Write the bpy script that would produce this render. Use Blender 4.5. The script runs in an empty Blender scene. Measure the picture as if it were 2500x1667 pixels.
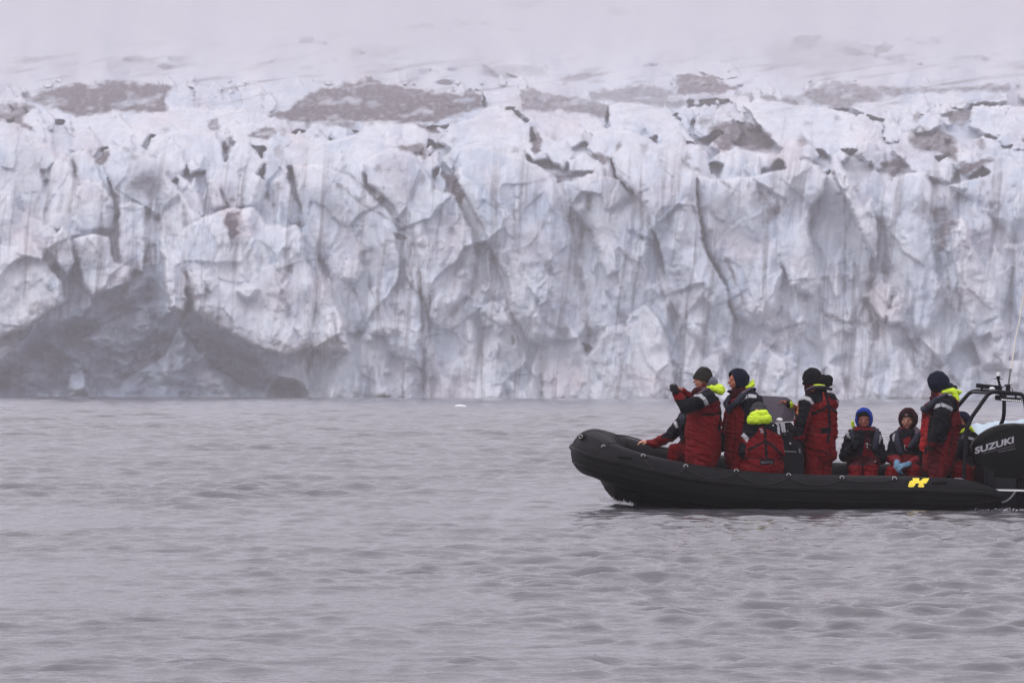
import bpy, bmesh, math, random
import numpy as np
from mathutils import Vector, Matrix
random.seed(7)
C = bpy.context.scene.collection
scene = bpy.context.scene
# ------------------------------------------------------------------ camera
CAM_H = 1.5
F = 150.0 / 36.0 * 2500.0          # focal length in pixels of the 2500 px wide photograph
PITCH = math.atan(121.0 / F); ROLL = math.radians(0.18)
cam = bpy.data.cameras.new("camera"); cam.lens = 150; cam.sensor_width = 36
cam.clip_start = 0.5; cam.clip_end = 30000
cam_o = bpy.data.objects.new("camera", cam); C.objects.link(cam_o)
CM = Matrix.Rotation(math.pi/2 + PITCH, 3, 'X') @ Matrix.Rotation(ROLL, 3, 'Z')
cam_o.location = (0, 0, CAM_H); cam_o.rotation_euler = CM.to_euler()
scene.camera = cam_o
CMn = np.array(CM)
# ------------------------------------------------------------------ sky, sun, exposure
SUN_EL, SUN_AZ = 48.0, -118.0      # azimuth from +Y towards +X
world = bpy.data.worlds.new("World"); scene.world = world; world.use_nodes = True
wn = world.node_tree; wn.nodes.clear()
out = wn.nodes.new('ShaderNodeOutputWorld'); bg = wn.nodes.new('ShaderNodeBackground')
sky = wn.nodes.new('ShaderNodeTexSky'); sky.sky_type = 'NISHITA'; sky.sun_disc = False
sky.sun_elevation = math.radians(SUN_EL); sky.sun_rotation = math.radians(SUN_AZ)
sky.air_density = 1.0; sky.dust_density = 4.0
tc = wn.nodes.new('ShaderNodeTexCoord'); nz = wn.nodes.new('ShaderNodeTexNoise')
nz.inputs['Scale'].default_value = 3.0; nz.inputs['Detail'].default_value = 5
wn.links.new(tc.outputs['Generated'], nz.inputs['Vector'])
cr = wn.nodes.new('ShaderNodeValToRGB')
cr.color_ramp.elements[0].position = 0.3; cr.color_ramp.elements[0].color = (6.4, 6.12, 6.75, 1)
cr.color_ramp.elements[1].position = 0.7; cr.color_ramp.elements[1].color = (8.9, 8.5, 9.2, 1)
wn.links.new(nz.outputs['Fac'], cr.inputs['Fac'])
mx = wn.nodes.new('ShaderNodeMix'); mx.data_type = 'RGBA'; mx.inputs[0].default_value = 0.92
wn.links.new(sky.outputs['Color'], mx.inputs[6]); wn.links.new(cr.outputs['Color'], mx.inputs[7])
sx = wn.nodes.new('ShaderNodeSeparateXYZ'); wn.links.new(tc.outputs['Generated'], sx.inputs[0])
rz = wn.nodes.new('ShaderNodeMapRange'); rz.inputs[1].default_value = 0.0; rz.inputs[2].default_value = 1.0; rz.inputs[3].default_value = 0.92; rz.inputs[4].default_value = 1.6
wn.links.new(sx.outputs['Z'], rz.inputs[0])
sm = wn.nodes.new('ShaderNodeVectorMath'); sm.operation = 'SCALE'; wn.links.new(mx.outputs[2], sm.inputs[0]); wn.links.new(rz.outputs[0], sm.inputs['Scale'])
wn.links.new(sm.outputs[0], bg.inputs['Color']); bg.inputs['Strength'].default_value = 0.125
wn.links.new(bg.outputs[0], out.inputs['Surface'])
sl = bpy.data.lights.new("sun", 'SUN'); sl.energy = 0.9; sl.angle = math.radians(22); sl.color = (1.0, 0.96, 0.93)
so = bpy.data.objects.new("sun", sl); C.objects.link(so)
e, a = math.radians(SUN_EL), math.radians(SUN_AZ)
sd = Vector((math.cos(e)*math.sin(a), math.cos(e)*math.cos(a), math.sin(e)))
so.rotation_euler = sd.to_track_quat('Z', 'Y').to_euler(); so.location = (0, -20, 60)
vs = scene.view_settings; vs.view_transform = 'Standard'; vs.look = 'None'; vs.exposure = 0.14; vs.gamma = 1.0
scene.cycles.use_denoising = True
scene.cycles.max_bounces = 6; scene.cycles.volume_bounces = 1
scene.cycles.transparent_max_bounces = 8

# ------------------------------------------------------------------ helpers
def P(px, py, Y):
    """World point at depth Y seen at pixel (px, py) of the 2500x1667 frame."""
    d = CMn @ np.array([(px-1250.0)/F, -(py-833.5)/F, -1.0])
    t = Y / d[1]
    return Vector((d[0]*t, d[1]*t, CAM_H + d[2]*t))
def Pn(px, py, Y):
    px, py, Y = np.broadcast_arrays(px, py, Y)
    v = np.stack([(px-1250.0)/F, -(py-833.5)/F, -np.ones_like(px, dtype=float)], -1)
    d = v @ CMn.T
    t = Y / d[..., 1]
    r = d * t[..., None]; r[..., 2] += CAM_H
    return r
def tag(o, label=None, cat=None, group=None, kind=None):
    if label: o['label'] = label
    if cat: o['category'] = cat
    if group: o['group'] = group
    if kind: o['kind'] = kind
    return o
def empty(name, loc):
    o = bpy.data.objects.new(name, None); C.objects.link(o); o.location = loc; o.empty_display_size = 0.1
    return o
def mesh_obj(name, verts, faces, m=None, parent=None, smooth=True, colors=None):
    """verts: Nx3 in world space; the object is stored relative to its parent's origin."""
    me = bpy.data.meshes.new(name)
    verts = np.asarray(verts, dtype=np.float64)
    off = np.array(wloc(parent)) if parent else np.zeros(3)
    v = (verts - off).astype(np.float32)
    if isinstance(faces, np.ndarray) and faces.ndim == 2 and len(faces) > 5000:
        k = faces.shape[1]
        me.vertices.add(len(v)); me.vertices.foreach_set('co', v.ravel())
        me.loops.add(faces.size); me.loops.foreach_set('vertex_index', faces.ravel().astype(np.int32))
        me.polygons.add(len(faces))
        me.polygons.foreach_set('loop_start', np.arange(0, faces.size, k, dtype=np.int32))
        me.polygons.foreach_set('loop_total', np.full(len(faces), k, dtype=np.int32))
        me.update(calc_edges=True); me.validate()
    else:
        me.from_pydata([tuple(map(float, q)) for q in v], [], [tuple(int(i) for i in f) for f in faces]); me.update()
    if smooth: me.polygons.foreach_set('use_smooth', np.ones(len(me.polygons), dtype=bool))
    if colors is not None:
        at = me.color_attributes.new('tint', 'FLOAT_COLOR', 'POINT')
        c4 = np.ones((len(v), 4), dtype=np.float32); c4[:, :3] = colors
        at.data.foreach_set('color', c4.ravel())
    if m: me.materials.append(m)
    o = bpy.data.objects.new(name, me); C.objects.link(o)
    if parent: o.parent = parent
    return o
def wloc(o):
    """world position of an object whose ancestors carry only translations"""
    v = Vector((0, 0, 0))
    while o is not None:
        v += o.location; o = o.parent
    return v
def mat(name, col, rough=0.6, metal=0.0, spec=0.5, bump=0.0, bscale=40.0, var=0.0, vscale=6.0, attr=False, emit=None, coat=0.0):
    m = bpy.data.materials.new(name); m.use_nodes = True
    nt = m.node_tree; b = nt.nodes['Principled BSDF']
    b.inputs['Base Color'].default_value = (*col, 1); b.inputs['Roughness'].default_value = rough
    b.inputs['Metallic'].default_value = metal; b.inputs['Specular IOR Level'].default_value = spec
    b.inputs['Coat Weight'].default_value = coat
    tcn = nt.nodes.new('ShaderNodeTexCoord')
    src = None
    if attr:
        an = nt.nodes.new('ShaderNodeAttribute'); an.attribute_name = 'tint'; src = an.outputs['Color']
    n = nt.nodes.new('ShaderNodeTexNoise'); n.inputs['Scale'].default_value = vscale; n.inputs['Detail'].default_value = 5
    nt.links.new(tcn.outputs['Object'], n.inputs['Vector'])
    mr = nt.nodes.new('ShaderNodeMapRange'); mr.inputs[1].default_value = 0.25; mr.inputs[2].default_value = 0.75
    mr.inputs[3].default_value = 1 - max(var, 0.08); mr.inputs[4].default_value = 1 + max(var, 0.08)
    nt.links.new(n.outputs['Fac'], mr.inputs[0])
    mm = nt.nodes.new('ShaderNodeVectorMath'); mm.operation = 'SCALE'
    if src: nt.links.new(src, mm.inputs[0])
    else: mm.inputs[0].default_value = col
    nt.links.new(mr.outputs[0], mm.inputs['Scale']); nt.links.new(mm.outputs[0], b.inputs['Base Color'])
    if bump > 0:
        n2 = nt.nodes.new('ShaderNodeTexNoise'); n2.inputs['Scale'].default_value = bscale; n2.inputs['Detail'].default_value = 4
        nt.links.new(tcn.outputs['Object'], n2.inputs['Vector'])
        bp = nt.nodes.new('ShaderNodeBump'); bp.inputs['Strength'].default_value = min(1, bump); bp.inputs['Distance'].default_value = 0.02 if bump <= 1 else 0.02*bump
        nt.links.new(n2.outputs['Fac'], bp.inputs['Height']); nt.links.new(bp.outputs[0], b.inputs['Normal'])
    if emit:
        b.inputs['Emission Color'].default_value = (*emit[0], 1); b.inputs['Emission Strength'].default_value = emit[1]
    return m
# numpy gradient noise
def perlin(x, y, seed=0):
    rs = np.random.RandomState(seed); p = rs.permutation(512).astype(np.int32); p = np.concatenate([p, p])
    ang = rs.rand(1024)*2*np.pi; gx, gy = np.cos(ang), np.sin(ang)
    xi = np.floor(x).astype(np.int32); yi = np.floor(y).astype(np.int32)
    xf, yf = x-xi, y-yi; u = xf*xf*xf*(xf*(xf*6-15)+10); v = yf*yf*yf*(yf*(yf*6-15)+10)
    def g(ix, iy, fx, fy):
        h = p[(p[ix & 511] + iy) & 511]
        return gx[h]*fx + gy[h]*fy
    a = g(xi, yi, xf, yf); b = g(xi+1, yi, xf-1, yf); c = g(xi, yi+1, xf, yf-1); d = g(xi+1, yi+1, xf-1, yf-1)
    return ((a + u*(b-a))*(1-v) + (c + u*(d-c))*v)*1.4
def fbm(x, y, o=4, seed=0, gain=0.5, ridged=False):
    s = 0; amp = 1.0; tot = 0
    for i in range(o):
        n = perlin(x*2**i+i*17.3, y*2**i-i*9.1, seed+i)
        if ridged: n = 1-2*np.abs(n)
        s = s + n*amp; tot += amp; amp *= gain
    return s/tot
def grid_faces(nr, nc):
    i = np.arange(nr*nc).reshape(nr, nc)
    return np.stack([i[:-1, :-1].ravel(), i[:-1, 1:].ravel(), i[1:, 1:].ravel(), i[1:, :-1].ravel()], 1)
def poly_dist(U, V, pts):
    """signed distance to polygon (positive inside) on arrays"""
    pts = np.asarray(pts, float); n = len(pts)
    d = np.full(U.shape, 1e9); ins = np.zeros(U.shape, bool)
    for i in range(n):
        x1, y1 = pts[i]; x2, y2 = pts[(i+1) % n]
        ex, ey = x2-x1, y2-y1; wx, wy = U-x1, V-y1
        t = np.clip((wx*ex+wy*ey)/(ex*ex+ey*ey+1e-9), 0, 1)
        d = np.minimum(d, (wx-ex*t)**2 + (wy-ey*t)**2)
        c = ((y1 > V) != (y2 > V))
        with np.errstate(divide='ignore', invalid='ignore'):
            xi = (x2-x1)*(V-y1)/((y2-y1) if y2 != y1 else 1e-9) + x1
        ins ^= c & (U < xi)
    d = np.sqrt(d)
    return np.where(ins, d, -d)
def line_dist(U, V, pts):
    d = np.full(U.shape, 1e9)
    for (x1, y1), (x2, y2) in zip(pts[:-1], pts[1:]):
        ex, ey = x2-x1, y2-y1
        t = np.clip(((U-x1)*ex+(V-y1)*ey)/(ex*ex+ey*ey), 0, 1)
        d = np.minimum(d, np.hypot(U-x1-ex*t, V-y1-ey*t))
    return d

# ------------------------------------------------------------------ glacier: calving face and the crevassed surface behind it
us = np.concatenate([np.arange(-700, -60, 6.0), np.arange(-60, 2560, 2.1), np.arange(2560, 3200, 6.0)])
vs_ = np.concatenate([np.arange(990, 180, -1.7), np.arange(180, 60, -3.0), np.arange(60, -66, -6.0)])
U, V = np.meshgrid(us, vs_)
bv = np.array([-150, -60, 0, 50, 100, 150, 200, 235, 270, 310, 350, 400, 460, 700, 990.])
bd = np.array([7800, 7400, 7000, 6200, 5000, 3500, 1850, 1420, 1210, 1120, 1045, 985, 958, 937, 925.])
_bv = np.arange(-300, 1100, 2.0); _bd = np.interp(_bv, bv, bd)
_k = np.exp(-(np.arange(-40, 41)/16.0)**2); _k /= _k.sum()
_bd = np.exp(np.convolve(np.pad(np.log(_bd), 40, mode='edge'), _k, 'valid'))
def base_depth(v): return np.interp(v, _bv, _bd)
wob = fbm(U/260, V/400, 3, 11)
# shoreline wanders a little; long-period buttresses
upper = np.clip((440-V)/200, 0, 1); upper = upper*upper*(3-2*upper)            # 0 on the face, 1 on the receding surface
face = 1-upper
D = base_depth(V + 26*face*fbm(U/180, V/900, 3, 5)+(30+34*np.clip((300-V)/100, 0, 1))*upper*fbm(U/260, V/120, 4, 6)) + 9*wob
WU = U + 7*fbm(U/38, V/38, 3, 21) + 2.0*fbm(U/9, V/9, 2, 23)
WV = V + 6*fbm(U/42, V/36, 3, 22) + 2.0*fbm(U/9, V/9, 2, 24)
TONE = np.zeros(U.shape)                       # + bluer / clearer, - whiter
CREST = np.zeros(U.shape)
rs = np.random.RandomState(3)
def serac(pts, d, e=26, tone=0.0, lean=0.02, k=1.0):
    global D
    d = d*1.25; tx = rs.normal(0, .022); tx = max(-.035, min(.035, tx)); lean = lean + abs(rs.normal(0, .018))
    xs = [p[0] for p in pts]; ys = [p[1] for p in pts]
    c0, c1 = np.searchsorted(us, [min(xs)-14, max(xs)+14])
    r0 = np.searchsorted(-vs_, -(max(ys)+14)); r1 = np.searchsorted(-vs_, -(min(ys)-14))
    if c1-c0 < 2 or r1-r0 < 2: return
    s = (slice(r0, r1), slice(c0, c1))
    q = poly_dist(WU[s], WV[s], pts)
    ref = base_depth(min(max(ys), 985)) ; 
    loc = base_depth(WV[s])
    # the block stands up from where its foot is: its front stays near the depth of its foot
    stand = ref + (loc-ref)*0.25
    t = 1-np.clip(q/e, 0, 1)
    R = e/11.0*k*(ref/920.0)
    dd = stand + 9*wob[s] - d + R*(1-np.sqrt(np.clip(1-t*t, 0, 1))) + lean*(max(ys)-WV[s]) + tx*(WU[s]-.5*(min(xs)+max(xs)))*np.minimum(1, 90/(max(xs)-min(xs)))*1.6
    m = (q > 0) & (dd < D[s])
    D[s] = np.where(m, dd, D[s])
    TONE[s] = np.where(m, tone, TONE[s])
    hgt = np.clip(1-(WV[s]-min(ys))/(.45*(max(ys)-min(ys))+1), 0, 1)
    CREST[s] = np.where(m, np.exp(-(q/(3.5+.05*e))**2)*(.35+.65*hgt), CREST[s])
def shard(cx, cy, w, h, n=7):
    p = []
    for i in range(n):
        a_ = 2*math.pi*i/n + rs.uniform(-.25, .25)
        r_ = rs.uniform(.75, 1.1)
        x = math.sin(a_)*w*r_; y = -math.cos(a_)*h*r_
        if y < 0: x *= 1-0.55*(-y/h)
        p.append((cx+x+rs.uniform(-.1, .1)*h*(y/h), cy+y))
    return p
for i in range(620):
    y = rs.uniform(400, 960)
    if rs.rand() < .35: w = rs.uniform(5, 16); h = w*rs.uniform(.8, 2.2)
    else: w = rs.uniform(14, 42); h = w*rs.uniform(1.0, 3.2)
    serac(shard(rs.uniform(-650, 3150), y, w, h), rs.uniform(-.5, 3.2), e=w*rs.uniform(.5, 1.0), tone=rs.uniform(-.5, .65), k=rs.uniform(.7, 1.3))
for i in range(760):
    y = 410 - 215*rs.rand()**0.8
    sc = (y-120)/280
    w = rs.uniform(12, 52)*sc; h = w*rs.uniform(.5, 1.3)
    serac(shard(rs.uniform(-650, 3150), y, w, h), rs.uniform(2, 14)/sc, e=h*rs.uniform(.6, 1.0), tone=rs.uniform(-.4, .1), k=rs.uniform(.8, 1.6))
SER = [
 # upper rows, far to near
 (8,18,-.3,[(473,211),(490,208),(528,219),(545,240),(540,262),(470,258)]), (8,18,-.2,[(590,228),(612,224),(636,225),(645,262),(592,268)]),
 (9,20,-.3,[(1176,222),(1230,228),(1290,235),(1295,262),(1190,270)]),
 (10,16,-.6,[(920,248),(935,240),(952,226),(973,235),(1000,262),(1026,290),(1030,302),(935,300)]),
 (8,16,-.4,[(748,290),(784,266),(831,272),(845,310),(850,345),(770,335)]),
 (7,14,-.5,[(79,258),(95,265),(108,300),(118,345),(56,330),(54,290)]),
 (9,30,-.4,[(240,275),(330,266),(430,262),(520,270),(600,270),(650,280),(705,320),(640,330),(540,340),(400,340),(330,315)]),
 (9,26,-.3,[(173,284),(202,269),(290,280),(320,310),(370,325),(343,367),(230,360),(180,345)]),
 (9,28,-.5,[(1487,258),(1523,248),(1588,258),(1650,287),(1700,350),(1577,330),(1487,312)]),
 (9,30,-.5,[(1270,277),(1306,267),(1364,287),(1443,320),(1420,352),(1342,340)]),
 (10,34,-.5,[(1816,258),(1852,240),(1939,258),(2011,262),(2084,280),(2149,323),(2170,374),(2141,372),(2047,365),(1993,365),(1903,362),(1867,330)]),
 (6,24,-.3,[(2069,262),(2120,248),(2174,255),(2243,269),(2243,305),(2174,300)]), (6,24,-.3,[(2250,222),(2319,215),(2373,251),(2355,270),(2264,262)]),
 (7,30,-.2,[(2373,258),(2500,262),(2600,290),(2600,345),(2445,340),(2366,312)]), (6,18,-.1,[(2376,345),(2402,334),(2445,352),(2445,388),(2369,388)]),
 (5,12,-.6,[(2000,323),(2022,314),(2033,331),(2030,362),(2008,358)]),
 (10,32,-.5,[(865,335),(898,290),(930,278),(970,275),(1015,295),(1053,320),(1040,362),(887,362)]),
 (12,40,-.5,[(1075,350),(1100,305),(1154,291),(1190,260),(1215,258),(1250,275),(1295,309),(1299,380),(1234,385),(1125,375)]),
 (10,22,-.4,[(1299,309),(1340,330),(1378,352),(1378,395),(1324,392)]),
 (10,30,-.5,[(1443,323),(1487,314),(1559,327),(1631,367),(1600,385),(1523,380),(1450,375)]),
 (6,16,-.4,[(1385,396),(1429,374),(1465,399),(1455,420),(1390,420)]),
 (8,18,-.5,[(1733,392),(1765,372),(1795,358),(1823,370),(1910,381),(1874,415),(1795,412)]),
 (5,14,-.2,[(2174,360),(2264,403),(2337,417),(2319,446),(2228,420)]),
 (9,30,-.4,[(560,312),(600,300),(660,305),(700,320),(760,350),(830,395),(800,430),(700,405),(640,360),(560,345)]),
 (8,28,-.1,[(360,378),(370,340),(440,318),(480,320),(540,350),(556,390),(520,405),(400,400)]),
 (8,30,-.2,[(740,400),(760,362),(800,345),(860,330),(940,340),(1005,372),(1000,410),(900,425),(860,440),(800,418)]),
 # face, back to front
 (2,26,.1,[(-80,285),(22,303),(60,330),(92,380),(110,470),(124,540),(110,640),(-80,640)]),
 (3,18,-.5,[(145,372),(126,410),(112,470),(105,560),(182,560),(184,480),(176,420),(158,380)]),
 (3,18,.0,[(175,375),(210,368),(235,390),(258,460),(262,510),(220,520),(190,440)]),
 (5,24,-.1,[(213,441),(190,462),(180,500),(178,560),(278,560),(279,490),(250,450)]),
 (4,26,.1,[(250,366),(300,365),(340,375),(376,392),(410,412),(400,470),(396,600),(290,600),(285,480),(255,410)]),
 (6,18,-.1,[(290,502),(320,495),(352,505),(358,600),(352,665),(292,650)]),
 (7,18,-.3,[(402,425),(425,455),(465,505),(492,530),(455,600),(405,640),(388,600),(392,500)]),
 (4,14,-.4,[(430,430),(460,440),(490,480),(502,525),(480,528),(440,475)]), (4,12,-.5,[(506,440),(522,435),(540,470),(555,505),(520,510),(508,480)]),
 (5,18,-.1,[(545,400),(557,390),(577,410),(592,440),(602,505),(560,508),(540,450)]), (3,20,.0,[(552,372),(575,348),(602,352),(632,375),(644,400),(640,445),(600,430),(560,405)]),
 (6,22,-.3,[(590,422),(615,416),(640,432),(649,462),(642,500),(600,505),(582,472)]), (3,12,.0,[(640,375),(650,370),(668,385),(676,420),(667,448),(645,420)]),
 (4,22,.0,[(668,442),(690,428),(704,440),(718,480),(740,530),(700,580),(670,540)]),
 (3,40,.0,[(715,405),(760,405),(800,440),(845,500),(880,570),(905,700),(935,820),(860,800),(800,660),(740,540)]),
 (5,40,.1,[(760,400),(830,420),(900,468),(960,528),(1012,580),(1024,700),(1034,820),(1030,900),(960,860),(930,800),(900,700),(860,600),(800,480)]),
 (4,36,.1,[(890,400),(920,378),(960,362),(1012,382),(1048,430),(1064,460),(1112,480),(1152,560),(1164,640),(1140,720),(1060,800),(1022,700),(1010,600),(960,500),(900,450)]),
 (7,50,.2,[(1098,368),(1135,358),(1172,356),(1270,385),(1345,425),(1366,493),(1387,600),(1398,700),(1392,800),(1350,850),(1290,830),(1250,760),(1236,680),(1180,560),(1120,450)]),
 (3,20,.1,[(1120,640),(1150,620),(1175,650),(1215,700),(1232,760),(1240,860),(1180,900),(1110,800)]),
 (3,34,.1,[(1390,450),(1440,425),(1512,438),(1545,480),(1592,560),(1613,640),(1602,720),(1560,800),(1500,760),(1470,660),(1440,560),(1400,520)]),
 (6,12,-.4,[(1460,583),(1470,572),(1484,578),(1502,612),(1508,660),(1482,676),(1466,640)]),
 (8,50,.15,[(1492,378),(1512,364),(1534,358),(1600,372),(1655,400),(1695,430),(1702,500),(1722,620),(1772,700),(1790,790),(1788,870),(1720,880),(1640,740),(1612,600),(1560,480),(1505,430)]),
 (4,18,-.4,[(1695,590),(1732,650),(1770,709),(1789,770),(1789,810),(1730,760),(1700,690)]),
 (5,44,.1,[(1700,430),(1760,440),(1850,430),(1935,410),(1912,470),(1905,560),(1915,640),(1900,760),(1840,800),(1790,770),(1775,690),(1725,610),(1706,500)]),
 (8,34,-.1,[(1935,402),(1968,394),(1997,405),(2019,432),(2010,472),(1978,502),(1972,560),(1992,640),(2003,692),(1987,725),(1930,700),(1905,620),(1898,520),(1908,440)]),
 (2,40,.35,[(1975,500),(2020,440),(2070,430),(2095,480),(2115,520),(2140,560),(2152,640),(2152,690),(2122,740),(2112,800),(2060,800),(1995,760)]),
 (9,14,-.6,[(2028,378),(2046,384),(2062,420),(2085,460),(2104,508),(2114,496),(2128,492),(2140,540),(2144,640),(2118,600),(2085,530),(2055,465),(2030,420)]),
 (5,40,.0,[(2180,442),(2215,422),(2265,425),(2279,470),(2267,540),(2284,650),(2305,740),(2270,820),(2200,800),(2168,700),(2160,560),(2148,490)]),
 (4,40,.0,[(2318,452),(2400,430),(2480,400),(2700,410),(2700,580),(2460,570),(2420,530),(2360,482)]),
 (9,26,-.2,[(2337,540),(2350,528),(2376,600),(2429,700),(2452,790),(2462,900),(2400,900),(2362,790),(2342,690),(2325,600)]),
 (3,40,.2,[(2460,600),(2540,580),(2700,600),(2700,900),(2480,900),(2466,760)]),
 (8,12,-.6,[(2112,722),(2134,700),(2152,682),(2177,698),(2175,733),(2160,786),(2134,760)]), (8,10,-.6,[(2163,770),(2178,735),(2192,714),(2211,752),(2208,785),(2172,790)]),
 (7,40,-.5,[(-80,460),(14,470),(50,515),(101,540),(134,566),(150,620),(120,660),(60,640),(0,620),(-80,620)]),
 (10,34,-.6,[(-80,600),(61,602),(108,630),(153,687),(157,735),(101,775),(60,805),(-80,850)]),
 (12,12,-.6,[(87,572),(119,548),(139,575),(136,625),(94,602)]), (11,10,-.4,[(134,572),(152,555),(168,572),(183,640),(160,675),(140,640)]),
 (8,26,-.3,[(181,586),(225,572),(267,579),(277,640),(327,655),(314,690),(224,727),(202,690)]),
 (12,50,-.5,[(400,612),(450,560),(495,530),(560,510),(620,510),(652,548),(690,553),(737,570),(747,640),(802,700),(842,790),(854,860),(760,846),(690,872),(640,852),(540,803),(470,762),(455,700),(440,660)]),
 (15,10,-.6,[(575,707),(600,690),(632,705),(607,733)]), (15,10,-.6,[(495,684),(513,674),(531,694),(513,714)]),
 (13,16,-.5,[(690,560),(722,550),(738,575),(735,620),(705,640),(688,610)]), (13,20,-.4,[(640,655),(680,640),(705,670),(700,730),(650,720)]),
 (12,14,-.2,[(398,612),(430,625),(452,648),(453,731),(449,762),(412,750),(402,690)]),
 (13,22,-.3,[(775,650),(800,700),(838,790),(845,840),(800,830),(770,740)]), (10,18,-.5,[(840,640),(878,636),(890,660),(868,690),(830,680)]),
 (6,24,-.2,[(880,720),(920,700),(945,780),(1000,790),(1028,810),(960,822),(905,815)]),
 # rubble aprons along the waterline
 (4,22,-.1,[(1050,985),(1075,900),(1120,872),(1145,868),(1190,905),(1250,930),(1330,985)]),
 (5,20,-.3,[(1324,841),(1350,806),(1378,772),(1414,825),(1434,868),(1450,985),(1328,985)]), (3,14,-.2,[(1170,762),(1200,733),(1235,750),(1252,792),(1180,800)]),
 (6,24,-.3,[(1526,783),(1550,758),(1577,743),(1602,767),(1630,825),(1650,985),(1560,985),(1535,870)]),
 (5,20,-.3,[(1436,870),(1480,800),(1520,790),(1560,850),(1580,985),(1440,985)]),
 (6,20,-.3,[(1655,985),(1668,880),(1690,817),(1722,794),(1764,857),(1790,985)]),
 (7,22,-.2,[(1790,985),(1812,904),(1835,862),(1856,830),(1883,857),(1948,890),(2000,985)]),
 (5,24,-.1,[(2050,985),(2100,862),(2156,823),(2210,857),(2248,911),(2300,985)]), (7,10,-.3,[(2012,985),(2018,885),(2050,897),(2074,985)]),
 (5,24,-.1,[(2320,985),(2360,900),(2420,885),(2500,880),(2640,900),(2640,985)]),
]
MOR = [(14,14,[(58,240),(126,215),(200,203),(290,197),(400,205),(425,212),(470,228),(480,300),(325,300),(190,300),(70,290)]),
 (12,12,[(660,282),(700,265),(760,225),(800,213),(862,200),(895,184),(935,203),(1000,215),(1090,225),(1178,232),(1178,300),(930,320),(720,320)]),
 (10,10,[(1273,219),(1300,217),(1340,228),(1430,240),(1485,255),(1478,300),(1275,290)]), (10,10,[(1440,226),(1523,210),(1595,208),(1650,235),(1680,255),(1660,280),(1440,280)]),
 (20,8,[(1652,187),(1680,180),(1735,187),(1800,215),(1790,245),(1652,245)]), (12,12,[(1850,240),(1870,226),(1905,240),(1965,222),(2030,199),(2120,210),(2300,212),(2460,204),(2460,250),(2250,260),(1930,270)])]
MOR += [(9,20,[(1180,160),(1250,150),(1330,158),(1360,190),(1240,196)]), (12,16,[(1700,172),(1740,150),(1790,160),(1815,186),(1760,196)]), (9,16,[(1240,180),(1400,172),(1560,180),(1580,200),(1300,204)])]
for d_, e_, pts in MOR: serac(pts, d_, e_, .1, k=.8)
for d_, e_, t_, pts in SER: serac(pts, d_, e_, t_, k=1.15)
# the hollow where the face has calved away: pushed back, clear wet ice
CAVE = cave = [(-120,985),(-60,905),(0,872),(90,792),(199,752),(253,712),(314,687),(354,651),(390,640),(408,712),(405,770),(444,775),(455,756),(542,806),(672,866),(686,911),(744,933),(775,985)]
q = poly_dist(WU, WV, cave)
q = q + 16*fbm(U/60, V/50, 3, 63)
fresh = np.clip(q/42, 0, 1)
smoothD = 939 + 9*fbm(U/90, V/70, 4, 61)
D = np.where(q > 0, np.maximum(D, smoothD-14) * (1-fresh) + smoothD*fresh, D)
TONE = np.where(q > 0, 1.0, TONE)
stl = [(D_, e_, t_, p_) for D_, e_, t_, p_ in [
  (9,40,.9,[(270,985),(300,930),(350,900),(400,868),(440,800),(480,850),(530,900),(600,945),(620,985)]),
  (12,18,.9,[(162,985),(168,915),(205,905),(212,940),(236,985)]), (4,30,.9,[(200,830),(260,790),(360,750),(385,790),(350,840),(240,850)]),
  (9,14,.9,[(60,985),(90,955),(130,962),(175,985)])]]
for d_, e_, t_, pts in stl:
    qq = poly_dist(WU, WV, pts); t = 1-np.clip(qq/e_, 0, 1)
    dd = smoothD - d_*.7 + e_/11*(1-np.sqrt(np.clip(1-t*t, 0, 1))); m = (qq > 0) & (dd < D)
    D = np.where(m, dd, D); TONE = np.where(m, t_, TONE)
# facets broken out of the blocks
def worley(x, y, seed):
    r = np.random.RandomState(seed); T1 = r.rand(256, 256); T2 = r.rand(256, 256)
    xi = np.floor(x).astype(int); yi = np.floor(y).astype(int)
    f1 = np.full(x.shape, 9.); f2 = np.full(x.shape, 9.); idv = np.zeros(x.shape)
    for dx in (-1, 0, 1):
        for dy in (-1, 0, 1):
            cx, cy = (xi+dx) & 255, (yi+dy) & 255
            d = np.hypot(xi+dx+T1[cx, cy]-x, yi+dy+T2[cx, cy]-y)
            n = d < f1
            f2 = np.where(n, f1, np.minimum(f2, d)); idv = np.where(n, T1[cy, cx], idv); f1 = np.where(n, d, f1)
    return f1, f2, idv
def facets(x, y, seed):
    r = np.random.RandomState(seed); T1 = r.rand(128, 128); T2 = r.rand(128, 128); TX = r.normal(0, 1, (128, 128)); TY = r.rand(128, 128)
    xi = np.floor(x).astype(int); yi = np.floor(y).astype(int); f1 = np.full(x.shape, 9.); o_ = np.zeros(x.shape)
    for dx in (-1, 0, 1):
        for dy in (-1, 0, 1):
            cx, cy = (xi+dx) & 127, (yi+dy) & 127
            ex, ey = x-(xi+dx+T1[cx, cy]), y-(yi+dy+T2[cx, cy]); d = np.hypot(ex, ey)
            o_ = np.where(d < f1, TX[cx, cy]*ex - TY[cx, cy]*ey*1.2, o_); f1 = np.minimum(f1, d)
    return o_
calm0 = np.where(TONE > .85, .25, 1.0)
a1, a2, ai = worley(WU/66+.5*perlin(U/90, V/90, 201), WV/135+.4*perlin(U/80, V/80, 202), 203)
c1_, c2_, ci = worley(WU/17+.6*perlin(U/30, V/30, 204), WV/26+.4*perlin(U/30, V/30, 205), 206)
D = D + calm0*face*(3.4*a1**2 + 2.0*(ai-.5) + .5*c1_**2 + .1*(ci-.5))
D = D + calm0*upper*np.clip(V/300, .1, 1)*(6.0*a1**2 + 4*(ai-.5) + 2.0*c1_**2)
TONE = np.where(TONE < .85, TONE + .55*(ai-.5)+.3*(ci-.5), TONE)
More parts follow.
